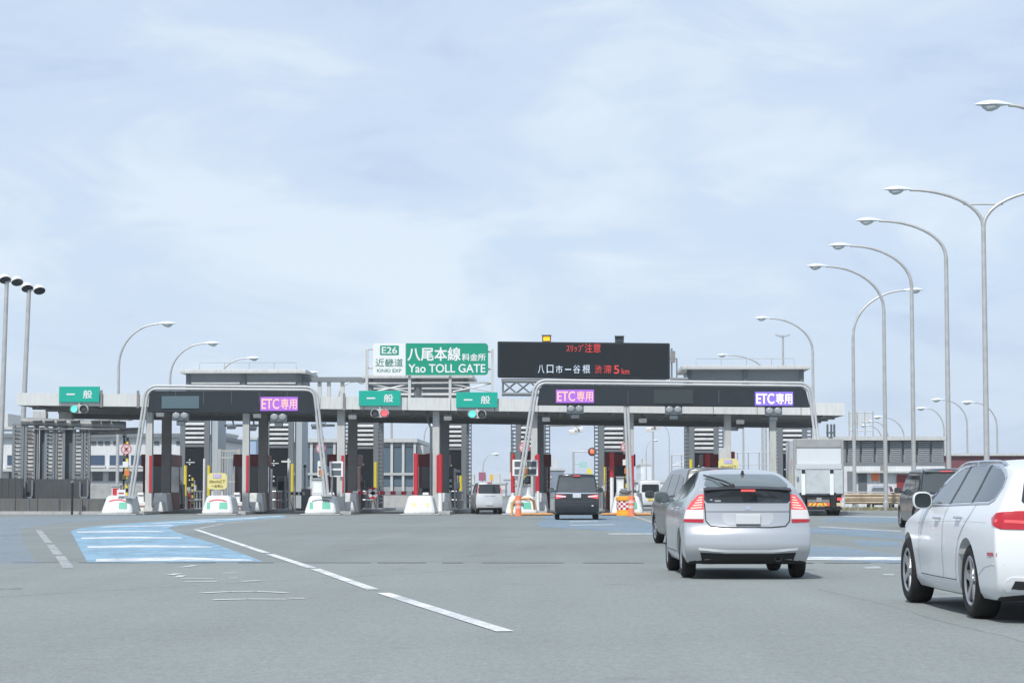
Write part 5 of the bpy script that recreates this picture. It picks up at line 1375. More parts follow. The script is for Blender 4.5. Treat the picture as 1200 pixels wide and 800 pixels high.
def paint(name, rgb, metal=0.0, rough=.3, coat=.8): return M(name, rgb, rough, metal, .03, .8, coat=coat)

class Car:
    def __init__(c, name, label, cat, sp, mat, loc, rz):
        c.sp = sp; c.L = sp['L']; c.root = thing(name, label, cat, (loc.x, loc.y, 0), rz)
        c.T, c.Rr, c.Fr, c.W, c.In = (pchip(sp[k]) for k in ('T', 'R', 'F', 'W', 'I'))
        c.zb = sp.get('zb', .2); c.mat = mat
        c.body()
    def shape(c, a, b, cc):
        sp = c.sp; L = c.L; s = a * L; z = .6
        for _ in range(4):
            e_ = min(s, L - s); zb = c.zb + max(0, .35 - e_) * .28
            zt = c.T(s) - sp.get('crown', .03) * b * b
            z = zb + (zt - zb) * cc
            sr = c.Rr(z) + sp.get('br', .1) * abs(b) ** 2.6; sf = L - c.Fr(z) - sp.get('bf', .25) * abs(b) ** 2.4
            s = sr + (sf - sr) * a
        hw = c.W(z) - c.In(s)
        return Vector((b * hw, s - L / 2, z))
    def body(c):
        na, nb, nc = c.sp.get('n', (46, 12, 14)); bm = bmesh.new(); V = {}
        for i in range(na + 1):
            for j in range(nb + 1):
                for k in range(nc + 1):
                    if i in (0, na) or j in (0, nb) or k in (0, nc):
                        V[i, j, k] = bm.verts.new(c.shape(i / na, -1 + 2 * j / nb, k / nc))
        q = lambda *t: bm.faces.new([V[x] for x in t])
        for i in range(na):
            for j in range(nb):
                q((i, j, 0), (i, j + 1, 0), (i + 1, j + 1, 0), (i + 1, j, 0)); q((i, j, nc), (i + 1, j, nc), (i + 1, j + 1, nc), (i, j + 1, nc))
            for k in range(nc):
                q((i, 0, k), (i + 1, 0, k), (i + 1, 0, k + 1), (i, 0, k + 1)); q((i, nb, k), (i, nb, k + 1), (i + 1, nb, k + 1), (i + 1, nb, k))
        for j in range(nb):
            for k in range(nc):
                q((0, j, k), (0, j, k + 1), (0, j + 1, k + 1), (0, j + 1, k)); q((na, j, k), (na, j + 1, k), (na, j + 1, k + 1), (na, j, k + 1))
        ed = []
        inv = {v: k for k, v in V.items()}
        for e_ in bm.edges:
            A, B = inv[e_.verts[0]], inv[e_.verts[1]]
            ext = sum(1 for x, y, mx_ in zip(A, B, (na, nb, nc)) if x == y and x in (0, mx_))
            if ext >= 2: ed.append(e_)
        bmesh.ops.recalc_face_normals(bm, faces=bm.faces)
        bmesh.ops.bevel(bm, geom=ed, offset=c.sp.get('bev', .06), segments=4, profile=.5, affect='EDGES', clamp_overlap=True)
        bmesh.ops.recalc_face_normals(bm, faces=bm.faces)
        me = bpy.data.meshes.new('body'); bm.to_mesh(me); bm.free()
        src_n = [v.normal.copy() for v in me.vertices]; src_co = [v.co.copy() for v in me.vertices]; src_p = [tuple(p.vertices) for p in me.polygons]; src_b = BVHTree.FromPolygons(src_co, src_p)
        o = bpy.data.objects.new('body_work', me); COL.objects.link(o); cut = []
        rw = c.sp['rw']; c.axles = [c.sp['ra'], c.sp['ra'] + c.sp['wb']]
        mb = MB()
        for s in c.axles:
            for sg in (-1, 1):
                y = s - c.L / 2; x0 = sg * (c.W(.6) - c.sp.get('wd', .32)); mb = MB()
                ra_ = rw + c.sp.get('gap', .05)
                prof = [(0, 0), (ra_, 0), (ra_, .8), (0, .8)]
                mb.lathe([(.001, 0), (ra_, 0), (ra_, .8), (.001, .8)], (x0, y, rw + .01), 'x', 40, 0, sg)
                u = mb.build('cut', UNDER); bm = bmesh.new(); bm.from_mesh(u.data); bmesh.ops.holes_fill(bm, edges=bm.edges); bmesh.ops.recalc_face_normals(bm, faces=bm.faces); bm.to_mesh(u.data); bm.free()
                d = o.modifiers.new('w', 'BOOLEAN'); d.operation = 'DIFFERENCE'; d.object = u; d.solver = 'EXACT'; cut.append(u)
        dg = DG(); dg.update(); me2 = bpy.data.meshes.new_from_object(o.evaluated_get(dg)); me2.name = 'body'
        for u in cut: bpy.data.objects.remove(u)
        bpy.data.objects.remove(o)
        me2.materials.clear(); me2.materials.append(c.mat); me2.materials.append(UNDER)
        for p in me2.polygons:
            ce = p.center; ind = 0
            for s in c.axles:
                if math.hypot(ce.y - (s - c.L / 2), ce.z - rw - .01) < rw + c.sp.get('gap', .05) - .002 and p.area > 0 and abs(ce.x) < c.W(.6) - .012 and not (abs(p.normal.x) > .9 and abs(ce.x) > c.W(.6) - .1): ind = 1
            if p.normal.z < -.75 and ce.z < c.zb + .12: ind = 1
            p.material_index = ind; p.use_smooth = True
        from mathutils.interpolate import poly_3d_calc
        nrm = []
        for p in me2.polygons:                 # keep the clean surface normals across the wheel cut-outs
            for vi in p.vertices:
                if p.material_index == 0:
                    l, n_, ix, d_ = src_b.find_nearest(me2.vertices[vi].co); vv = src_p[ix]
                    ws = poly_3d_calc([src_co[q] for q in vv], l); nrm.append(sum((src_n[q] * w_ for q, w_ in zip(vv, ws)), Vector()).normalized())
                else: nrm.append(p.normal.copy())
        me2.normals_split_custom_set(nrm)
        c.bodyo = bpy.data.objects.new('body', me2); COL.objects.link(c.bodyo); c.bodyo.parent = c.root
        c.bvh = BVHTree.FromPolygons([v.co for v in me2.vertices], [tuple(p.vertices) for p in me2.polygons])
        c.wheels()
    def wheels(c):
        rw = c.sp['rw']; tw = c.sp.get('tw', .2); rr = c.sp.get('rim', rw * .68); first = None
        for s in c.axles:
            for sg in (-1, 1):
                x = sg * (c.W(.6) - tw / 2 - c.sp.get('track_in', .03)); y = s - c.L / 2
                if first is None:
                    m = MB(); h = tw / 2
                    m.lathe([(rr * .96, h - .03), (rr, h - .008), (rr + .02, h), (rw - .045, h + .004), (rw - .016, h - .012), (rw, h - .04), (rw, -h + .04), (rw - .016, -h + .012), (rw - .045, -h), (rr, -h + .01)], (0, 0, 0), 'x', 40)
                    first = m.build('wheel', TYRE, c.root)
                    m = MB(); hh = h - .012
                    m.lathe([(rr + .004, hh), (rr - .012, hh + .006), (rr - .03, hh - .01), (rr - .035, -h * .5), (0.001, -h * .5)], (0, 0, 0), 'x', 40, 1)
                    m.lathe([(rr + .004, hh), (rr - .012, hh + .007), (rr - .032, hh - .008)], (0, 0, 0), 'x', 40, 0)
                    ns = c.sp.get('spokes', 5)
                    for k in range(ns):
                        for d_ in ((-.1, .1) if c.sp.get('double') else (0,)):
                            an = 2 * math.pi * k / ns + d_; ca, sa = math.cos(an), math.sin(an); w0, w1 = c.sp.get('sw', (.05, .035))
                            def pt(r_, t_, xx): return (xx, ca * r_ - sa * t_, sa * r_ + ca * t_)
                            r0, r1 = .05, rr - .02
                            m.hexa([pt(r0, -w0, hh - .05), pt(r1, -w1, hh - .03), pt(r1, w1, hh - .03), pt(r0, w0, hh - .05), pt(r0, -w0 * .8, hh - .012), pt(r1, -w1 * .8, hh + .0), pt(r1, w1 * .8, hh + .0), pt(r0, w0 * .8, hh - .012)])
                    m.lathe([(.075, hh - .04), (.07, hh - .006), (.03, hh + .0), (.001, hh)], (0, 0, 0), 'x', 20, 0)
                    m.build('rim', [ALLOY, ALLOYD], first); w = first
                else:
                    w = copy_tree(first, c.root)
                w.location = (x, y, rw); w.rotation_euler = (R(17 * c.sp['ra'] * (s + 1)), 0, 0) if sg > 0 else (R(17 * s), 0, R(180))
    # --- panels that follow the body surface
    def _cor(c, sg, u, z):          # round the rear corner: u = arc from straight astern
        th = u / .4; x0 = sg * (c.W(.6) - .45); y0 = .55 - c.L / 2; d = Vector((sg * math.sin(th), -math.cos(th), 0))
        return (Vector((x0, y0, z)) + d * 4, -d)
    def _cast(c, p, view):
        u, v = p; L2 = c.L / 2
        o, d = {'L': ((-4, u - L2, v), (1, 0, 0)), 'R': ((4, u - L2, v), (-1, 0, 0)), 'B': ((u, -9, v), (0, 1, 0)), 'F': ((u, 9, v), (0, -1, 0)), 'T': ((u, v - L2, 5), (0, 0, -1)),
                'CL': c._cor(-1, u, v), 'CR': c._cor(1, u, v)}[view]
        o, d = Vector(o), Vector(d); loc, n, i, di = c.bvh.ray_cast(o, d)
        if loc is None:
            t = {'L': Vector((-.5, u - L2, v)), 'R': Vector((.5, u - L2, v)), 'B': Vector((u, -L2, v)), 'F': Vector((u, L2, v)), 'T': Vector((u, v - L2, 1)), 'CL': Vector((-.8, -L2 + .2, v)), 'CR': Vector((.8, -L2 + .2, v))}[view]
            loc, n, i, di = c.bvh.find_nearest(t)
        if n.dot(d) > 0: n = -n
        return loc, n
    def panel(c, name, outline, view, mat, parent=None, off=.005, res=.05, soft=0):
        pts = [Vector(p) for p in outline]
        for _ in range(soft):
            q = []
            for i in range(len(pts)):
                a, b = pts[i], pts[(i + 1) % len(pts)]; L_ = (b - a).length; k = min(.25, .04 / max(L_, .001)) if soft == 1 else .25
                q += [a.lerp(b, k), a.lerp(b, 1 - k)]
            pts = q
        dn = []
        for i in range(len(pts)):
            a, b = pts[i], pts[(i + 1) % len(pts)]; k = max(1, int((b - a).length / res))
            dn += [a.lerp(b, j / k) for j in range(k)]
        nb_ = len(dn); xs = [p.x for p in dn]; ys = [p.y for p in dn]; inner = []
        def inside(x, y):
            r_ = False
            for i in range(nb_):
                a, b = dn[i], dn[i - 1]
                if (a.y > y) != (b.y > y) and x < (b.x - a.x) * (y - a.y) / (b.y - a.y) + a.x: r_ = not r_
            return r_
        x = min(xs) + res / 2
        while x < max(xs):
            y = min(ys) + res / 2
            while y < max(ys):
                if inside(x, y) and min((Vector((x, y)) - p).length for p in dn) > res * .4: inner.append(Vector((x, y)))
                y += res
            x += res
        vs, es, fs, *_ = delaunay_2d_cdt(dn + inner, [(i, (i + 1) % nb_) for i in range(nb_)], [], 1, 1e-6)
        me = bpy.data.meshes.new(name); co = []; nn = []
        for v in vs:
            l, n = c._cast((v.x, v.y), view); co.append(l + n * off); nn.append(n)
        fs = [tuple(f) for f in fs]; nv = len(co); cnt = {}
        for f in fs:
            for i in range(len(f)):
                e_ = (f[i], f[(i + 1) % len(f)]); k = tuple(sorted(e_)); cnt.setdefault(k, []).append(e_)
        bd = [v[0] for v in cnt.values() if len(v) == 1]; mp_ = {}
        for a, b in bd:
            for q in (a, b):
                if q not in mp_: mp_[q] = len(co); co.append(co[q] - nn[q] * (off + .01))
        f2 = fs + [(a, mp_[a], mp_[b], b) for a, b in bd]
        me.from_pydata(co, [], f2); me.materials.append(mat); me.update()
        for i in range(nv): pass
        bm = bmesh.new(); bm.from_mesh(me); bm.faces.ensure_lookup_table(); bm.verts.ensure_lookup_table()
        for i, f in enumerate(bm.faces):
            if i < len(fs):
                av = sum((nn[v.index] for v in f.verts), Vector()); f.smooth = True
                if f.normal.dot(av) < 0: f.normal_flip()
        bm.to_mesh(me); bm.free(); me.set_sharp_from_angle(angle=R(50))
        o = bpy.data.objects.new(name, me); COL.objects.link(o); o.parent = parent or c.root
        return o
    def sides(c, name, outline, mat, **k):
        return [c.panel(name, outline, v, mat, **k) for v in 'LR']
    def strip(c, name, lines, w, view, mat, off=.004, parent=None):
        mb = MB()
        for ln in lines:
            pts = [Vector(p) for p in ln]; dn = []
            for a, b in zip(pts, pts[1:]):
                k = max(1, int((b - a).length / .06)); dn += [a.lerp(b, j / k) for j in range(k)]
            dn.append(pts[-1]); vs = []
            for i, p in enumerate(dn):
                d = (dn[min(i + 1, len(dn) - 1)] - dn[max(i - 1, 0)]).normalized(); nr = Vector((-d.y, d.x)) * w / 2
                for q in (p + nr, p - nr):
                    l, n = c._cast((q.x, q.y), view); vs.append(l + n * off)
            mb.add(vs, [(2 * i, 2 * i + 1, 2 * i + 3, 2 * i + 2) for i in range(len(dn) - 1)], 0, True)
        return mb.build(name, mat, parent or c.root)
    def mirror(c, s, z, mat, size=(.11, .13, .085), glassm=None, out=.06):
        for sg, v in ((-1, 'L'), (1, 'R')):
            l, n = c._cast((s, z - .05), v); y = l.y; x = l.x + sg * (out + size[0]); m = MB(); N_ = 14
            prof = [(-.06, .75), (-.055, .96), (-.03, 1), (.02, .92), (.06, .7), (.085, .35), (.09, .01)]
            vs = []
            for dy, k in prof:
                for q in range(N_):
                    an = 2 * math.pi * q / N_; ca, sa = math.cos(an), math.sin(an); e_ = .7
                    vs.append((x + math.copysign(abs(ca) ** e_, ca) * size[0] * k, y + dy, z + math.copysign(abs(sa) ** e_, sa) * size[2] * k))
            m.add(vs, [(i * N_ + k, i * N_ + (k + 1) % N_, (i + 1) * N_ + (k + 1) % N_, (i + 1) * N_ + k) for i in range(len(prof) - 1) for k in range(N_)], 0, True)
            m.hexa([(l.x - sg * .03, y - .03, z - .08), (x, y - .02, z - .07), (x, y + .03, z - .07), (l.x - sg * .03, y + .04, z - .08), (l.x - sg * .03, y - .03, z - .03), (x, y - .02, z - .02), (x, y + .03, z - .02), (l.x - sg * .03, y + .04, z - .03)])
            mi = m.build('side_mirror', mat, c.root)
            m = MB(); vs = [(x + math.copysign(abs(math.cos(a)) ** .7, math.cos(a)) * size[0] * .84, y - .062, z + math.copysign(abs(math.sin(a)) ** .7, math.sin(a)) * size[2] * .82) for a in [2 * math.pi * q / 20 for q in range(20)]]
            m.add(vs, [tuple(range(20))]); m.build('mirror_glass', glassm or M('mirror_glass', (.16, .19, .19), .02, .9, .02), mi)
    def handle(c, s, z, mat, w=.17):
        for v, sg in (('L', -1), ('R', 1)):
            l, n = c._cast((s, z), v); m = MB(); pts = [l + Vector((sg * o_, dy, 0)) for dy, o_ in ((-w / 2, 0), (-w * .4, .035), (w * .4, .035), (w / 2, 0))]
            m.tube(pts, .014, 6); m.build('door_handle', mat, c.root)
    def box(c, name, x0, x1, s0, s1, z0, z1, mat, bevel=.01):
        m = MB(); m.box(x0, x1, s0 - c.L / 2, s1 - c.L / 2, z0, z1); return m.build(name, mat, c.root, bevel=bevel)

# ---------------------------------------------------------------- silver hatchback, middle of the picture
SILVER = paint('silver_paint', (.46, .48, .505), .45, .3)
sp = dict(L=4.46, rw=.315, ra=.90, wb=2.70, tw=.19, zb=.20, crown=.035, br=.16, bf=.35, bev=.075, n=(52, 14, 18), rim=.205, spokes=5, sw=(.05, .045),
          T=[(0, 1.185), (.12, 1.215), (.5, 1.335), (1.0, 1.435), (1.55, 1.487), (2.0, 1.49), (2.5, 1.43), (3.0, 1.25), (3.45, 1.03), (3.8, .95), (4.2, .80), (4.46, .62)],
          R=[(.2, .16), (.33, .05), (.42, .0), (.62, .02), (.68, .06), (.9, .10), (1.02, .11), (1.18, .10), (1.3, .10)],
          F=[(.2, .1), (.4, .0), (.6, .05), (.8, .2), (1.5, .3)],
          W=[(.2, .80), (.36, .862), (.55, .872), (.75, .865), (.92, .845), (1.02, .80), (1.2, .69), (1.4, .565), (1.49, .50)],
          I=[(0, .035), (.5, .01), (1, 0), (3.4, 0), (4, .04), (4.46, .18)])
p = CD(3.16, 30.6 - .90 + 2.23)
car = Car('hatchback', 'silver five door hatchback braking in the middle, its split rear window facing us', 'car', sp, SILVER, p, YAW)
car.panel('rear_window', [(-.585, 1.228), (.585, 1.228), (.475, 1.405), (-.475, 1.405)], 'B', G_PALE, soft=1)
car.panel('lower_rear_window', [(-.58, 1.02), (.58, 1.02), (.585, 1.185), (-.585, 1.185)], 'B', G_DARK, soft=1)
sp_ = MB()
for i in range(12):
    x0_, x1_ = -.585 + 1.17 * i / 12, -.585 + 1.17 * (i + 1) / 12
    yy = lambda x: .02 + .16 * abs(x / .85) ** 2.6 - 2.23
    zz = lambda x: 1.205 - .02 * (x / .6) ** 2
    sp_.hexa([(x0_, yy(x0_) + .05, zz(x0_) - .018), (x1_, yy(x1_) + .05, zz(x1_) - .018), (x1_, yy(x1_) + .2, zz(x1_) - .02), (x0_, yy(x0_) + .2, zz(x0_) - .02),
              (x0_, yy(x0_), zz(x0_) + .006), (x1_, yy(x1_), zz(x1_) + .006), (x1_, yy(x1_) + .2, zz(x1_) + .045), (x0_, yy(x0_) + .2, zz(x0_) + .045)])
spo = sp_.build('spoiler', TRIM, car.root)
m = MB(); m.box(-.10, .09, .0 - 2.23, .06 - 2.23, 1.172, 1.20); m.build('high_brake_light', TAILB, spo)
for sg in (-1, 1):
    cv = 'CL' if sg < 0 else 'CR'
    o_ = car.panel('tail_light', [(.165, 1.135), (.25, 1.125), (.33, 1.04), (.37, .93), (.165, .93)], cv, TAILB, off=.010, res=.025)
    car.panel('lens_clear', [(.165, .928), (.37, .928), (.395, .805), (.16, .805)], cv, TAILC, o_, off=.009, res=.025)
    car.panel('lens_lower', [(.16, .803), (.395, .803), (.40, .765), (.16, .755)], cv, TAILR, o_, off=.009, res=.025)
    car.strip('led_row', [[(.185, z_), (.24 + (1.1 - z_) * .6, z_ - .012)] for z_ in (1.1, 1.065, 1.03, .995, .96)], .014, cv, M('led_pale', (.8, .5, .45), .3, emit=(1, .55, .45), es=.5), .014, o_)
    v = 'L' if sg < 0 else 'R'
    car.panel('window', [(3.22, 1.03), (2.60, 1.32), (2.35, 1.395), (2.07, 1.425), (2.03, 1.045)], v, G_DARK, res=.06)
    car.panel('window', [(1.98, 1.05), (2.02, 1.425), (1.6, 1.42), (1.2, 1.345), (.82, 1.235), (.78, 1.20), (1.05, 1.10)], v, G_DARK, res=.06)
    car.strip('door_seam', [[(2.03, .36), (2.0, .7), (2.0, 1.04)], [(1.05, 1.09), (1.12, .85), (1.35, .62), (1.42, .38)], [(3.28, .40), (3.3, .8), (3.24, 1.0)], [(1.42, .345), (3.28, .345)]], .009, v, SEAM)
car.strip('window_surround', [[(2.9, 1.2), (2.6, 1.335), (2.35, 1.41), (2.05, 1.443), (1.6, 1.435), (1.2, 1.36), (.76, 1.225)]], .022, 'L', TRIM, .007)
car.strip('hatch_seam', [[(-.575, 1.02), (-.56, .78), (-.50, .71), (-.3, .695), (.3, .695), (.50, .71), (.56, .78), (.575, 1.02)]], .013, 'B', SEAM, .008)
car.strip('garnish', [[(-.57, .905), (.57, .905)]], .016, 'B', M('garnish_grey', (.25, .26, .28), .4, .4, .05), .004)  # thin strip in a darker grey than the body
car.panel('plate_recess', [(-.32, .725), (.32, .725), (.36, .885), (-.36, .885)], 'B', M('recess_silver', (.50, .52, .54), .38, .35, .04), off=.004, soft=1)
l, n = car._cast((0, .79), 'B')
o_ = car.box('number_plate', -.165, .165, l.y + 2.23 - .03, l.y + 2.23 - .012, .73, .87, PLATE)
m = MB(); m.box(-.165, .165, l.y - .036, l.y - .031, .73, .74); m.build('plate_rim', SEAM, o_)
car.strip('bumper_highlight', [[(-.66, .412), (-.3, .385), (.3, .385), (.66, .412)]], .03, 'B', M('crease_highlight', (.80, .82, .84), .25, .2, .03), .012)  # highlight along the bumper crease, painted as a strip paler than the body
car.panel('rear_valance', [(-.60, .20), (.60, .20), (.64, .36), (.3, .345), (-.3, .345), (-.64, .36)], 'B', UNDER, off=.004)
m = MB(); m.lathe([(.04, -.0), (.043, -.03), (.036, -.03), (.03, .2)], (.40, -2.23 + .13, .285), 'y', 16); m.build('exhaust_pipe', M('dark_pipe', (.09, .09, .09), .5, .5), car.root)  # small pipe in an even dark grey
l0, l1, l2 = (car._cast(q, 'B')[0] for q in ((-.20, 1.245), (-.30, 1.26), (-.53, 1.375)))
m = MB(); m.tube([l0 + Vector((0, -.05, .02)), l1 + Vector((0, -.05, .05)), l2 + Vector((0, -.03, .02))], .013, 6); m.tube([l0 + Vector((0, -.04, -.01)), l1 + Vector((0, -.05, -.0)), l2 + Vector((.05, -.03, -.02))], .012, 6); m.lathe([(0, -.06), (.035, -.05), (.04, .02)], tuple(l0), 'y', 12); m.build('rear_wiper', TRIM, car.root)
m = MB(); zf = car._cast((0, .82), 'T')[0]; m.hexa([(-.03, zf.y - .06, zf.z - .02), (.03, zf.y - .06, zf.z - .02), (.02, zf.y + .12, zf.z - .02), (-.02, zf.y + .12, zf.z - .02), (-.012, zf.y - .05, zf.z + .055), (.012, zf.y - .05, zf.z + .055), (.004, zf.y + .06, zf.z + .02), (-.004, zf.y + .06, zf.z + .02)]); m.build('roof_antenna', TRIM, car.root)
car.mirror(3.12, 1.09, M('mirror_grey', (.16, .18, .19), .3, .3, .05)); car.handle(2.2, .92, SILVER); car.handle(1.3, .95, SILVER)
car.strip('emblem', [[(-.035, .955), (.035, .955)]], .05, 'B', CHROME, .008)
car.strip('badge', [[(-.50, 1.062), (-.47, 1.062)], [(-.44, 1.047), (-.36, 1.047)]], .022, 'B', M('badge_grey', (.3, .32, .33), .4), .007)

# ---------------------------------------------------------------- white wagon, right
WPAINT = paint('white_car_paint', (.66, .68, .70), 0, .32, .3)
sp = dict(L=4.93, rw=.345, ra=1.13, wb=2.94, tw=.245, zb=.19, crown=.03, br=.12, bf=.4, bev=.07, n=(60, 14, 18), rim=.235, spokes=5, double=True, sw=(.028, .022), gap=.045, wd=.36,
          T=[(.2, 1.30), (.5, 1.40), (.9, 1.455), (1.6, 1.488), (2.3, 1.475), (2.8, 1.40), (3.2, 1.245), (3.62, 1.03), (4.0, .945), (4.4, .85), (4.7, .75), (4.93, .60)],
          R=[(.19, .14), (.32, .03), (.5, 0), (.72, .02), (.85, .05), (1.0, .08), (1.15, .17), (1.3, .28), (1.45, .36)],
          F=[(.19, .1), (.4, .0), (.6, .02), (.8, .12), (1.5, .3)],
          W=[(.19, .84), (.28, .895), (.42, .912), (.62, .926), (.82, .918), (.96, .885), (1.04, .84), (1.2, .74), (1.38, .635), (1.49, .565)],
          I=[(0, .05), (.6, .015), (1.2, 0), (2.6, 0), (3.5, .03), (4.2, .05), (4.93, .24)])
c_ = CD(5.135, 20.85 + 2.94 / 2)
ang = YAW + R(1.2)
fwd = Vector((-math.sin(ang), math.cos(ang), 0)); p = c_ + fwd * (2.465 - 1.13 - 1.47)
car = Car('wagon', 'white estate car with chrome roof rails, cut off by the right-hand picture edge', 'car', sp, WPAINT, p, ang)
for v in 'LR':
    car.panel('quarter_post', [(3.46, 1.03), (3.05, 1.25), (2.98, 1.25), (3.22, 1.04)], v, TRIM, off=.007, res=.05)
    car.panel('window', [(3.36, 1.045), (2.95, 1.235), (2.62, 1.355), (2.40, 1.395), (2.22, 1.408), (2.20, 1.06)], v, G_MID, res=.06)
    car.panel('window', [(2.13, 1.062), (2.15, 1.412), (1.75, 1.42), (1.38, 1.412), (1.30, 1.075)], v, G_MID, res=.06)
    car.panel('window', [(1.22, 1.078), (1.31, 1.41), (.95, 1.388), (.74, 1.345), (.58, 1.285), (.52, 1.21), (.55, 1.11), (.66, 1.085)], v, glass('cargo_glass', (.06, .075, .085)), res=.06)
    car.strip('chrome_trim', [[(3.40, 1.045), (2.97, 1.252), (2.63, 1.376), (2.40, 1.418), (2.0, 1.436), (1.5, 1.438), (1.0, 1.415), (.74, 1.368), (.56, 1.30), (.495, 1.21), (.53, 1.10), (.66, 1.066)]], .026, v, CHROME, .007)
    car.strip('belt_trim', [[(.66, 1.064), (1.3, 1.056), (2.2, 1.04), (3.4, 1.024)]], .016, v, M('chrome_dull', (.5, .52, .54), .3, .8, .05), .006)
    car.strip('pillar', [[(2.165, 1.05), (2.185, 1.42)], [(1.26, 1.07), (1.345, 1.42)]], .065, v, TRIM, .008)
    car.strip('door_seam', [[(2.17, .33), (2.15, .6), (2.17, 1.03)], [(1.05, 1.06), (1.10, .95), (1.45, .72), (1.60, .45), (1.62, .33)], [(3.38, .36), (3.42, .7), (3.38, 1.02)], [(3.38, .335), (1.62, .335)]], .008, v, SEAM)
    car.strip('body_crease', [[(.5, .90), (1.3, .905), (2.4, .89), (3.6, .865)]], .014, v, M('crease_white', (.66, .675, .69), .35, 0, .02), .002)
    car.strip('sill_trim', [[(3.38, .30), (1.62, .30)]], .012, v, M('crease_white'), .005)
    car.strip('rear_bumper_crease', [[(.72, .42), (.5, .50), (.25, .53), (.1, .53)]], .014, v, M('crease_white'), .004)
    cv = 'C' + v
    car.panel('tail_light', [(.08, 1.0), (.24, 1.0), (.34, .98), (.41, .935), (.38, .885), (.29, .84), (.08, .835)], cv, TAILR, off=.010, res=.03)
    car.strip('led_bar', [[(.10, .90), (.33, .912)]], .026, cv, TAILB, .014)
    car.strip('side_reflector', [[(.30, .615), (.46, .615)]], .03, 'C' + v, TAILR, .008)
for sg in (-1, 1):
    o_ = car.panel('tail_light', [(sg * .62, 1.0), (sg * .45, .985), (sg * .42, .90), (sg * .50, .85), (sg * .62, .835)], 'B', TAILR, off=.010, res=.03)
    car.strip('led_bar', [[(sg * .60, .90), (sg * .48, .90)]], .026, 'B', TAILB, .014, o_)
    car.panel('exhaust_trim', [(sg * .82, .285), (sg * .46, .285), (sg * .43, .405), (sg * .79, .42)], 'B', M('bright_trim', (.72, .73, .75), .25, .2, .04), off=.012, res=.03, soft=1)
    car.panel('exhaust_mouth', [(sg * .75, .315), (sg * .50, .315), (sg * .49, .375), (sg * .72, .385)], 'B', UNDER, off=.018, res=.03)
    rail = MB(); pts = []
    for k in range(17):
        s = .75 + 2.3 * k / 16; l, n = car._cast((sg * .60, s), 'T'); pts.append(l + Vector((0, 0, .026 if 0 < k < 16 else .0)))
    rail.tube(pts, .014, 8)
    for k in (1, 8, 15): rail.tube([pts[k], pts[k] - Vector((0, 0, .06))], .02, 6)
    rail.build('roof_rail', CHROME, car.root)
car.panel('rear_window', [(-.64, 1.05), (.64, 1.05), (.54, 1.345), (-.54, 1.345)], 'B', G_DARK, soft=1)
car.strip('chrome_bar', [[(-.42, .965), (.42, .965)]], .03, 'B', CHROME, .01)
car.panel('rear_valance', [(-.60, .21), (.60, .21), (.62, .29), (-.62, .29)], 'B', TRIM, off=.005)
car.box('number_plate', -.165, .165, -.02, .02, .76, .92, PLATE)
car.mirror(3.08, 1.085, WPAINT, (.10, .13, .09), M('mirror_deep', (.05, .065, .065), .03, .5, .05), .0); car.handle(2.42, .915, CHROME, .2); car.handle(1.50, .93, CHROME, .2)
m = MB(); m.lathe([(0, .0), (.06, .02), (.075, .1), (.05, .2), (0, .23)], (-.45, 3.0 - 2.465, 1.06), 'z', 12)

# ---------------------------------------------------------------- boxy vans and minivans
def van_spec(L, W_, H, rw, wb, ra, hood=.9, rear_lean=.2, tumble=.16, belt=1.05, **k):
    w = W_ / 2
    d = dict(L=L, rw=rw, ra=ra, wb=wb, zb=.2, crown=.03, br=.1, bf=.25, bev=.07, tw=.19,
             T=[(0, H - .07), (.35, H - .02), (L * .35, H), (L - hood - 1.0, H - .03), (L - hood - .55, H - .25), (L - hood, belt + .1), (L - .4, belt - .08), (L, belt - .28)],
             R=[(.2, .1), (.34, .02), (.5, 0), (belt - .12, .03), (belt, .05), (H - .12, .05 + rear_lean), (H, .07 + rear_lean)],
             F=[(.2, .1), (.4, 0), (.7, .03), (belt, .15), (H, .4)],
             W=[(.2, w - .08), (.34, w - .015), (.55, w), (.8, w - .004), (belt - .05, w - .025), (belt + .06, w - .055), (H - .2, w - tumble), (H, w - tumble - .06)],
             I=[(0, .03), (.5, .0), (L - 1.2, 0), (L - .5, .03), (L, .14)])
    d.update(k); return d
# black minivan heading into the middle gate
BLK = paint('black_car_paint', (.018, .02, .024), .2, .25)
sp = van_spec(4.88, 1.86, 1.90, .34, 2.95, 1.03, hood=.85, rear_lean=.24)
p = CD(2.70, 92.2 + 2.44 - 1.03)
car = Car('minivan', 'black minivan with red tail lamps entering the gate under the peach ETC display', 'minivan', sp, BLK, p, R(.3))
car.panel('rear_window', [(-.80, 1.14), (.80, 1.14), (.70, 1.74), (-.70, 1.74)], 'B', glass('grey_tint_glass', (.07, .08, .085), .08), soft=1)
car.strip('chrome_bar', [[(-.84, 1.09), (.84, 1.09)]], .05, 'B', CHROME, .012)
for sg in (-1, 1):
    o_ = car.panel('tail_light', [(sg * .86, 1.04), (sg * .44, .98), (sg * .44, .93), (sg * .86, .86)], 'B', TAILB, off=.012)
    car.strip('led_bar', [[(sg * .84, .98), (sg * .46, .945)]], .05, 'B', TAILC, .016, o_)
    car.panel('window', [(.35, 1.15), (.42, 1.66), (1.7, 1.72), (3.1, 1.70), (3.75, 1.15)], 'L' if sg < 0 else 'R', G_DARK, res=.1)
car.box('number_plate', -.17, .17, -.035, .05, .90, 1.07, PLATE)
car.box('high_brake_light', -.14, .14, .20, .32, 1.78, 1.82, TAILB)
car.strip('bumper_seam', [[(-.85, .80), (-.4, .74), (.4, .74), (.85, .80)]], .015, 'B', M('seam_grey', (.06, .065, .07), .4), .004)
car.mirror(3.55, 1.22, BLK, (.12, .13, .1))
car.box('reflector', .60, .68, -.02, .03, .55, .6, TAILC)
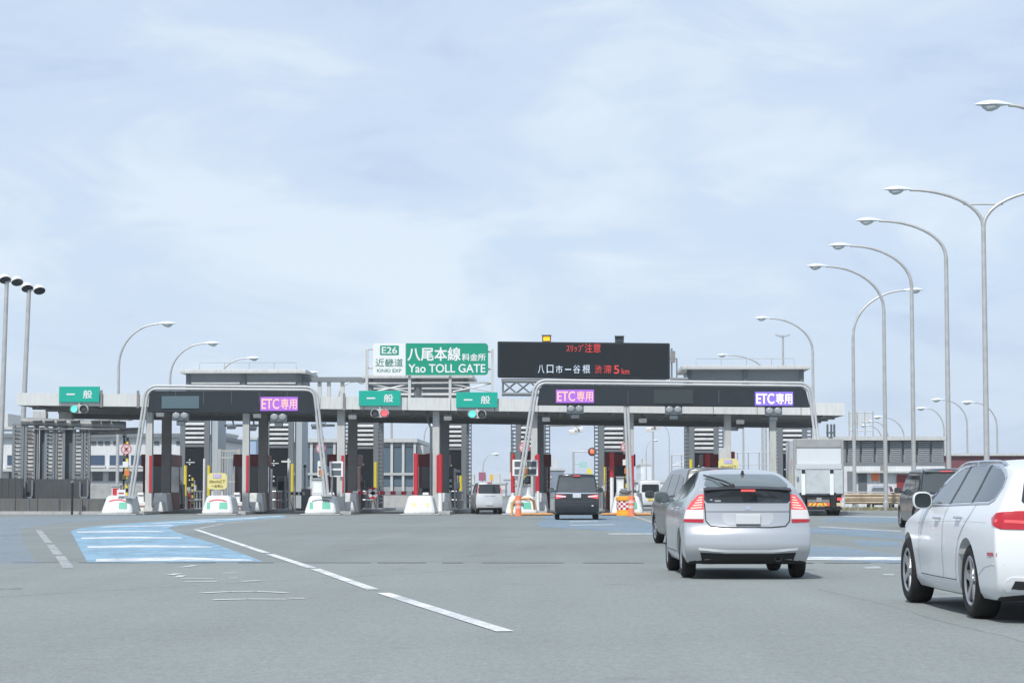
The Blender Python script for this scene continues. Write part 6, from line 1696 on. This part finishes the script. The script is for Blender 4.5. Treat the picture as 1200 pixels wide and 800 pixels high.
# small silver tall wagon in the lane beside
SLV2 = paint('silver_grey_paint', (.56, .59, .61), .2, .35)
sp = van_spec(3.40, 1.42, 1.64, .28, 2.42, .52, hood=.5, rear_lean=.10, tumble=.12, belt=1.0)
p = CD((570 - 600) / 2600 * 115, 113.6 + 1.7)
car = Car('tall_wagon', 'small silver tall wagon with upright red lamps inside the lane beside the white board', 'car', sp, SLV2, p, R(7.5))
car.panel('rear_window', [(-.58, 1.05), (.58, 1.05), (.54, 1.52), (-.54, 1.52)], 'B', G_DARK, soft=1)
for sg in (-1, 1):
    car.panel('tail_light', [(sg * .60, 1.48), (sg * .68, 1.44), (sg * .715, 1.05), (sg * .60, 1.05)], 'B', TAILB, off=.012)
    car.panel('window', [(.2, 1.08), (.25, 1.54), (1.5, 1.58), (2.4, 1.54), (2.75, 1.08)], 'L' if sg < 0 else 'R', G_DARK, res=.1)
car.strip('chrome_bar', [[(-.25, .92), (.25, .92)]], .04, 'B', CHROME, .01)
car.box('high_brake_light', -.12, .12, .10, .2, 1.6, 1.63, TAILB)
car.box('number_plate', -.165, .165, -.03, .03, .45, .6, PLATE)
car.panel('rear_bumper_trim', [(-.62, .26), (.62, .26), (.62, .33), (-.62, .33)], 'B', UNDER, off=.008)
car.mirror(2.75, 1.1, SLV2, (.1, .1, .08))
# white micro van far beyond
sp = van_spec(3.4, 1.5, 1.86, .27, 2.4, .55, hood=.3, rear_lean=.08, tumble=.1, belt=1.05)
p = CD((761.5 - 600) / 2600 * 141, 141 + 1.2)
car = Car('micro_van', 'white micro van with a yellow plate driving away beyond the middle gate', 'van', sp, WPAINT, p, R(1))
car.panel('rear_window', [(-.56, 1.1), (.56, 1.1), (.53, 1.6), (-.53, 1.6)], 'B', G_DARK, soft=1)
for sg in (-1, 1):
    car.panel('tail_light', [(sg * .58, .80), (sg * .69, .80), (sg * .69, .60), (sg * .58, .60)], 'B', TAILR, off=.012)
    car.panel('window', [(.2, 1.1), (.25, 1.62), (1.5, 1.65), (2.5, 1.6), (2.9, 1.1)], 'L' if sg < 0 else 'R', G_DARK, res=.1)
car.box('number_plate', -.165, .165, -.03, .03, .56, .7, PLATEY)
car.mirror(2.9, 1.15, TRIM, (.1, .1, .1))
# grey minivan ahead of the silver hatchback
GREYP = paint('warm_grey_paint', (.10, .103, .10), .4, .3)
sp = van_spec(4.6, 1.75, 1.69, .325, 2.75, .95, hood=.95, rear_lean=.3, tumble=.2, belt=1.0, n=(48, 12, 16))
p = CD(4.22, 46.9 + 2.4)
car = Car('grey_minivan', 'warm grey minivan half hidden ahead of the silver hatchback', 'minivan', sp, GREYP, p, YAW + R(5.5))
for v in 'LR':
    car.panel('window', [(3.62, 1.06), (3.15, 1.36), (2.85, 1.50), (2.35, 1.545), (2.33, 1.07)], v, G_DARK, res=.07)
    car.panel('window', [(2.26, 1.07), (2.28, 1.55), (1.35, 1.54), (1.3, 1.09)], v, G_DARK, res=.07)
    car.panel('window', [(1.22, 1.09), (1.27, 1.535), (.75, 1.47), (.45, 1.15), (.5, 1.1)], v, G_DARK, res=.07)
    car.strip('door_seam', [[(2.3, .36), (2.3, 1.05)], [(1.25, 1.08), (1.3, .9), (1.55, .6), (1.6, .36)], [(3.55, .4), (3.6, 1.0)]], .01, v, SEAM)
    car.strip('window_surround', [[(3.64, 1.04), (2.3, 1.05), (.45, 1.085)]], .025, v, TRIM, .007)
car.panel('rear_window', [(-.68, 1.06), (.68, 1.06), (.58, 1.48), (-.58, 1.48)], 'B', G_DARK, soft=1)
for sg in (-1, 1): car.panel('tail_light', [(sg * .70, 1.05), (sg * .80, 1.0), (sg * .82, .7), (sg * .68, .72)], 'B', TAILB, off=.01)
car.box('high_brake_light', -.16, .16, .30, .42, 1.60, 1.635, TAILB)
car.box('number_plate', -.165, .165, -.03, .03, .75, .9, PLATE)
car.mirror(3.45, 1.10, M('mirror_dark', (.05, .055, .06), .3, .2, .05), (.115, .13, .09)); car.handle(2.5, .9, CHROME); car.handle(1.7, .92, CHROME)
# black boxy van at the right, behind the white wagon
BLK2 = paint('black_brown_paint', (.014, .014, .016), .2, .22)
sp = van_spec(4.4, 1.75, 1.90, .34, 2.75, .9, hood=.95, rear_lean=.10, tumble=.15, belt=1.08, n=(48, 12, 16), bev=.06)
p = CD(12.92 + .58, 69 + 2.2)
car = Car('boxy_van', 'black boxy van with a red high brake lamp, partly behind the white wagon', 'van', sp, BLK2, p, YAW)
car.panel('rear_window', [(-.76, 1.14), (.76, 1.14), (.68, 1.72), (-.68, 1.72)], 'B', glass('grey_tint_glass'), soft=1)
for v in 'LR':
    car.panel('window', [(3.35, 1.15), (2.95, 1.55), (2.6, 1.70), (2.1, 1.72), (2.08, 1.15)], v, G_MID, res=.07)
    car.panel('window', [(2.0, 1.15), (2.02, 1.72), (1.15, 1.71), (1.1, 1.15)], v, G_DARK, res=.07)
    car.panel('window', [(1.02, 1.15), (1.05, 1.70), (.35, 1.66), (.28, 1.15)], v, G_DARK, res=.07)
    car.strip('door_seam', [[(2.04, .36), (2.04, 1.1)], [(1.06, 1.1), (1.3, .75), (1.4, .36)], [(3.3, .4), (3.35, 1.05)]], .012, v, SEAM)
    car.panel('roof_edge_trim', [(.3, 1.76), (3.0, 1.79), (2.6, 1.84), (.4, 1.82)], v, M('pale_roof_trim', (.35, .37, .38), .3, .3), off=.004, res=.1)
for sg in (-1, 1): car.panel('tail_light', [(sg * .72, 1.10), (sg * .845, 1.10), (sg * .85, .82), (sg * .74, .82)], 'B', TAILB, off=.012)
car.strip('chrome_bar', [[(-.70, 1.04), (.70, 1.04)]], .06, 'B', CHROME, .012)
m = MB(); m.hexa([(-.66, .12 - 2.2, 1.77), (.66, .12 - 2.2, 1.77), (.66, .55 - 2.2, 1.84), (-.66, .55 - 2.2, 1.84), (-.66, .10 - 2.2, 1.81), (.66, .10 - 2.2, 1.81), (.66, .55 - 2.2, 1.885), (-.66, .55 - 2.2, 1.885)])
spo = m.build('spoiler', M('pale_roof_trim'), car.root); m = MB(); m.box(-.18, .18, .09 - 2.2, .13 - 2.2, 1.775, 1.805); m.build('high_brake_light', TAILB, spo)
car.mirror(3.2, 1.2, BLK2, (.11, .12, .1)); car.handle(2.3, .98, CHROME); car.handle(1.3, 1.0, CHROME)
car.box('number_plate', -.165, .165, -.03, .03, .75, .9, PLATE)
# blue-grey parked car behind the guard rail
sp = van_spec(4.3, 1.70, 1.55, .31, 2.6, .85, hood=1.0, rear_lean=.25, tumble=.18, belt=.95)
p = CD((1031 - 600) / 2600 * 158, 158)
car = Car('parked_car', 'pale blue grey car parked behind the rusty guard rail', 'car', sp, paint('blue_grey_paint', (.36, .42, .47), .3), p, R(180 - 14))
car.panel('windscreen', [(-.60, 1.0), (.60, 1.0), (.52, 1.42), (-.52, 1.42)], 'F', glass('grey_tint_glass'), soft=1)
for v in 'LR': car.panel('window', [(.5, 1.02), (.8, 1.4), (2.3, 1.42), (3.0, 1.02)], v, G_DARK, res=.1)
for sg in (-1, 1): car.panel('headlight', [(sg * .5, .72), (sg * .76, .78), (sg * .76, .66), (sg * .52, .62)], 'F', TAILC, off=.01)
car.mirror(2.95, 1.05, TRIM, (.1, .1, .08))

# ---------------------------------------------------------------- box truck on the right
p = CD((959 - 600) / 2600 * 106.5, 106.5)
tk = thing('box_truck', 'white box truck with a folded tail lift parked beyond the silver hatchback', 'truck', (p.x, p.y, 0), R(-2.5))
TW = M('truck_white', (.78, .80, .82), .45, 0, .04, .6, .35, (.36, .36, .35), streak=True)
TG = M('truck_panel', (.50, .535, .55), .5, .1, .05, .6, .3)
TFR = M('truck_frame', (.36, .37, .36), .5, .3, .1, 1, .3)
w = 1.19; zt, zb_ = 3.68, .98
m = MB(); m.box(-w + .03, w - .03, .12, 7.0, zb_, zt - .03); m.build('cargo_box', TW, tk, bevel=.03)
m = MB(); m.box(-w, -w + .13, 0, .3, zb_ - .1, zt); m.box(w - .13, w, 0, .3, zb_ - .1, zt); m.box(-w + .13, w - .13, 0, .3, zt - .42, zt); m.build('rear_frame', TFR, tk, bevel=.02)
m = MB(); m.box(-w + .13, w - .13, .05, .12, 2.45, zt - .42); m.build('rear_door', M('truck_door_white', (.60, .63, .65), .4, 0, .03), tk)
m = MB(); m.box(-w + .1, w - .1, -.1, .02, 2.22, 2.42); m.build('door_rail', M('bright_steel', (.66, .68, .69), .35, .5, .05), tk, bevel=.01)
m = MB(); m.box(-w + .05, w - .05, -.07, .0, 1.05, 2.22); lift = m.build('tail_lift', TG, tk, bevel=.02)
m = MB()
for sx in (-.75, .6): m.box(sx - .09, sx + .09, -.14, -.07, 1.0, 2.2)
m.build('lift_arm', TW, lift)
m = MB()
for sx in (-.75, .6): m.box(sx - .08, sx + .08, -.16, -.141, 2.02, 2.2)
m.build('lift_hinge', UNDER, lift)
m = MB(); m.box(-1.06, -.95, -.09, -.07, 1.62, 1.85); m.build('lock_plate', SLATE2, lift)
m = MB(); m.box(-w + .1, w - .1, .05, .3, .78, .98); m.box(-w + .12, w - .12, -.05, .15, .28, .42)
for sx in (-.80, .68): m.box(sx - .13, sx + .13, -.1, .2, .38, 1.1)
m.build('rear_bumper', UNDER, tk)
m = MB(); m.box(-.55, .5, .06, .14, .62, .95); m.build('step_plate', M('step_grey', (.22, .24, .24), .5, .3), tk)
m = MB(); m.box(-.55, .5, -.08, -.02, .46, .62); 
bp_ = m.build('chevron_plate', M('chevron_red', (.7, .12, .05), .5), tk)
for k in range(5):
    m = MB(); a = -.52 + k * .2; m.hexa([(a, -.086, .47), (a + .1, -.086, .47), (a + .1, -.081, .47), (a, -.081, .47), (a + .08 * (1 if k < 3 else -1), -.086, .61), (a + .1 + .08 * (1 if k < 3 else -1), -.086, .61), (a + .1 + .08 * (1 if k < 3 else -1), -.081, .61), (a + .08 * (1 if k < 3 else -1), -.081, .61)]); m.build('yellow_stripe', YELLOW, bp_)
m = MB(); m.box(.85, 1.08, -.04, .03, .72, .86); m.build('tail_light', TAILB, tk)
m = MB(); m.box(-1.08, -.95, -.04, .03, .66, .78); m.build('tail_light', TAILB, tk)
m = MB(); m.box(.82, 1.05, -.06, -.02, .46, .62); m.build('number_plate', M('tan_plate', (.6, .5, .3), .5), tk)  # plate in one flat tan colour
m = MB(); m.box(-.12, .12, .02, .05, .66, .86); m.build('coupling_box', TFR, tk)
def truck_wheel(x, y):
    m = MB(); m.lathe([(.22, .1), (.26, .13), (.38, .13), (.42, .1), (.42, -.1), (.38, -.13), (.22, -.13)], (0, 0, 0), 'x', 28); w_ = m.build('wheel', TYRE, tk)
    m = MB(); m.lathe([(.22, .1), (.1, .05), (.001, .06)], (0, 0, 0), 'x', 20); m.build('rim', ALLOYD, w_); w_.location = (x, y, .42)
for x, y in ((-.95, 1.6), (-.62, 1.6), (.62, 1.6), (.95, 1.6), (-.95, 2.9), (.95, 2.9), (-.95, 6.9), (.95, 6.9)): truck_wheel(x, y)
for x in (-.8, .8): m = MB(); m.box(x - .28, x + .28, 1.0, 1.03, .2, .9); m.build('mud_flap', UNDER, tk)
m = MB(); m.box(-.45, .45, .3, 8, .6, .9); m.build('chassis', UNDER, tk)
m = MB(); m.hexa([(-1.1, 7.15, .5), (1.1, 7.15, .5), (1.1, 8.9, .5), (-1.1, 8.9, .5), (-1.05, 7.15, 2.7), (1.05, 7.15, 2.7), (1.05, 8.6, 2.7), (-1.05, 8.6, 2.7)]); m.build('cab', TW, tk, bevel=.06)
for k in range(3): m = MB(); m.box(-w + .012, -w + .024, 1.5 + .0 + k * .7, 1.9 + k * .7, 2.5 - .25 * k, 2.8 - .1 * k); m.build('side_marking', M('faint_red_marking', (.62, .42, .42), .6, 0, .2, 5), tk)
m = MB(); m.box(-w + .012, -w + .022, 1.0, 5.5, 1.3, 2.0); m.build('side_panel_marking', M('pale_yellow_marking', (.70, .69, .58), .6, 0, .08, 2), tk)

# ================================================================== the damp air over the plaza
hz = MB(); hz.box(-9000, 9000, -400, 9000, -1.1, 24)
hm = bpy.data.materials.new('haze'); hm.use_nodes = True
hn = hm.node_tree; hn.nodes.clear(); ho = hn.nodes.new('ShaderNodeOutputMaterial'); hv = hn.nodes.new('ShaderNodeVolumePrincipled')
hv.inputs['Color'].default_value = (.96, .985, 1, 1); hv.inputs['Density'].default_value = .0002; hv.inputs['Anisotropy'].default_value = .2
hn.links.new(hv.outputs['Volume'], ho.inputs['Volume'])
tag(hz.build('haze', hm), kind='stuff')
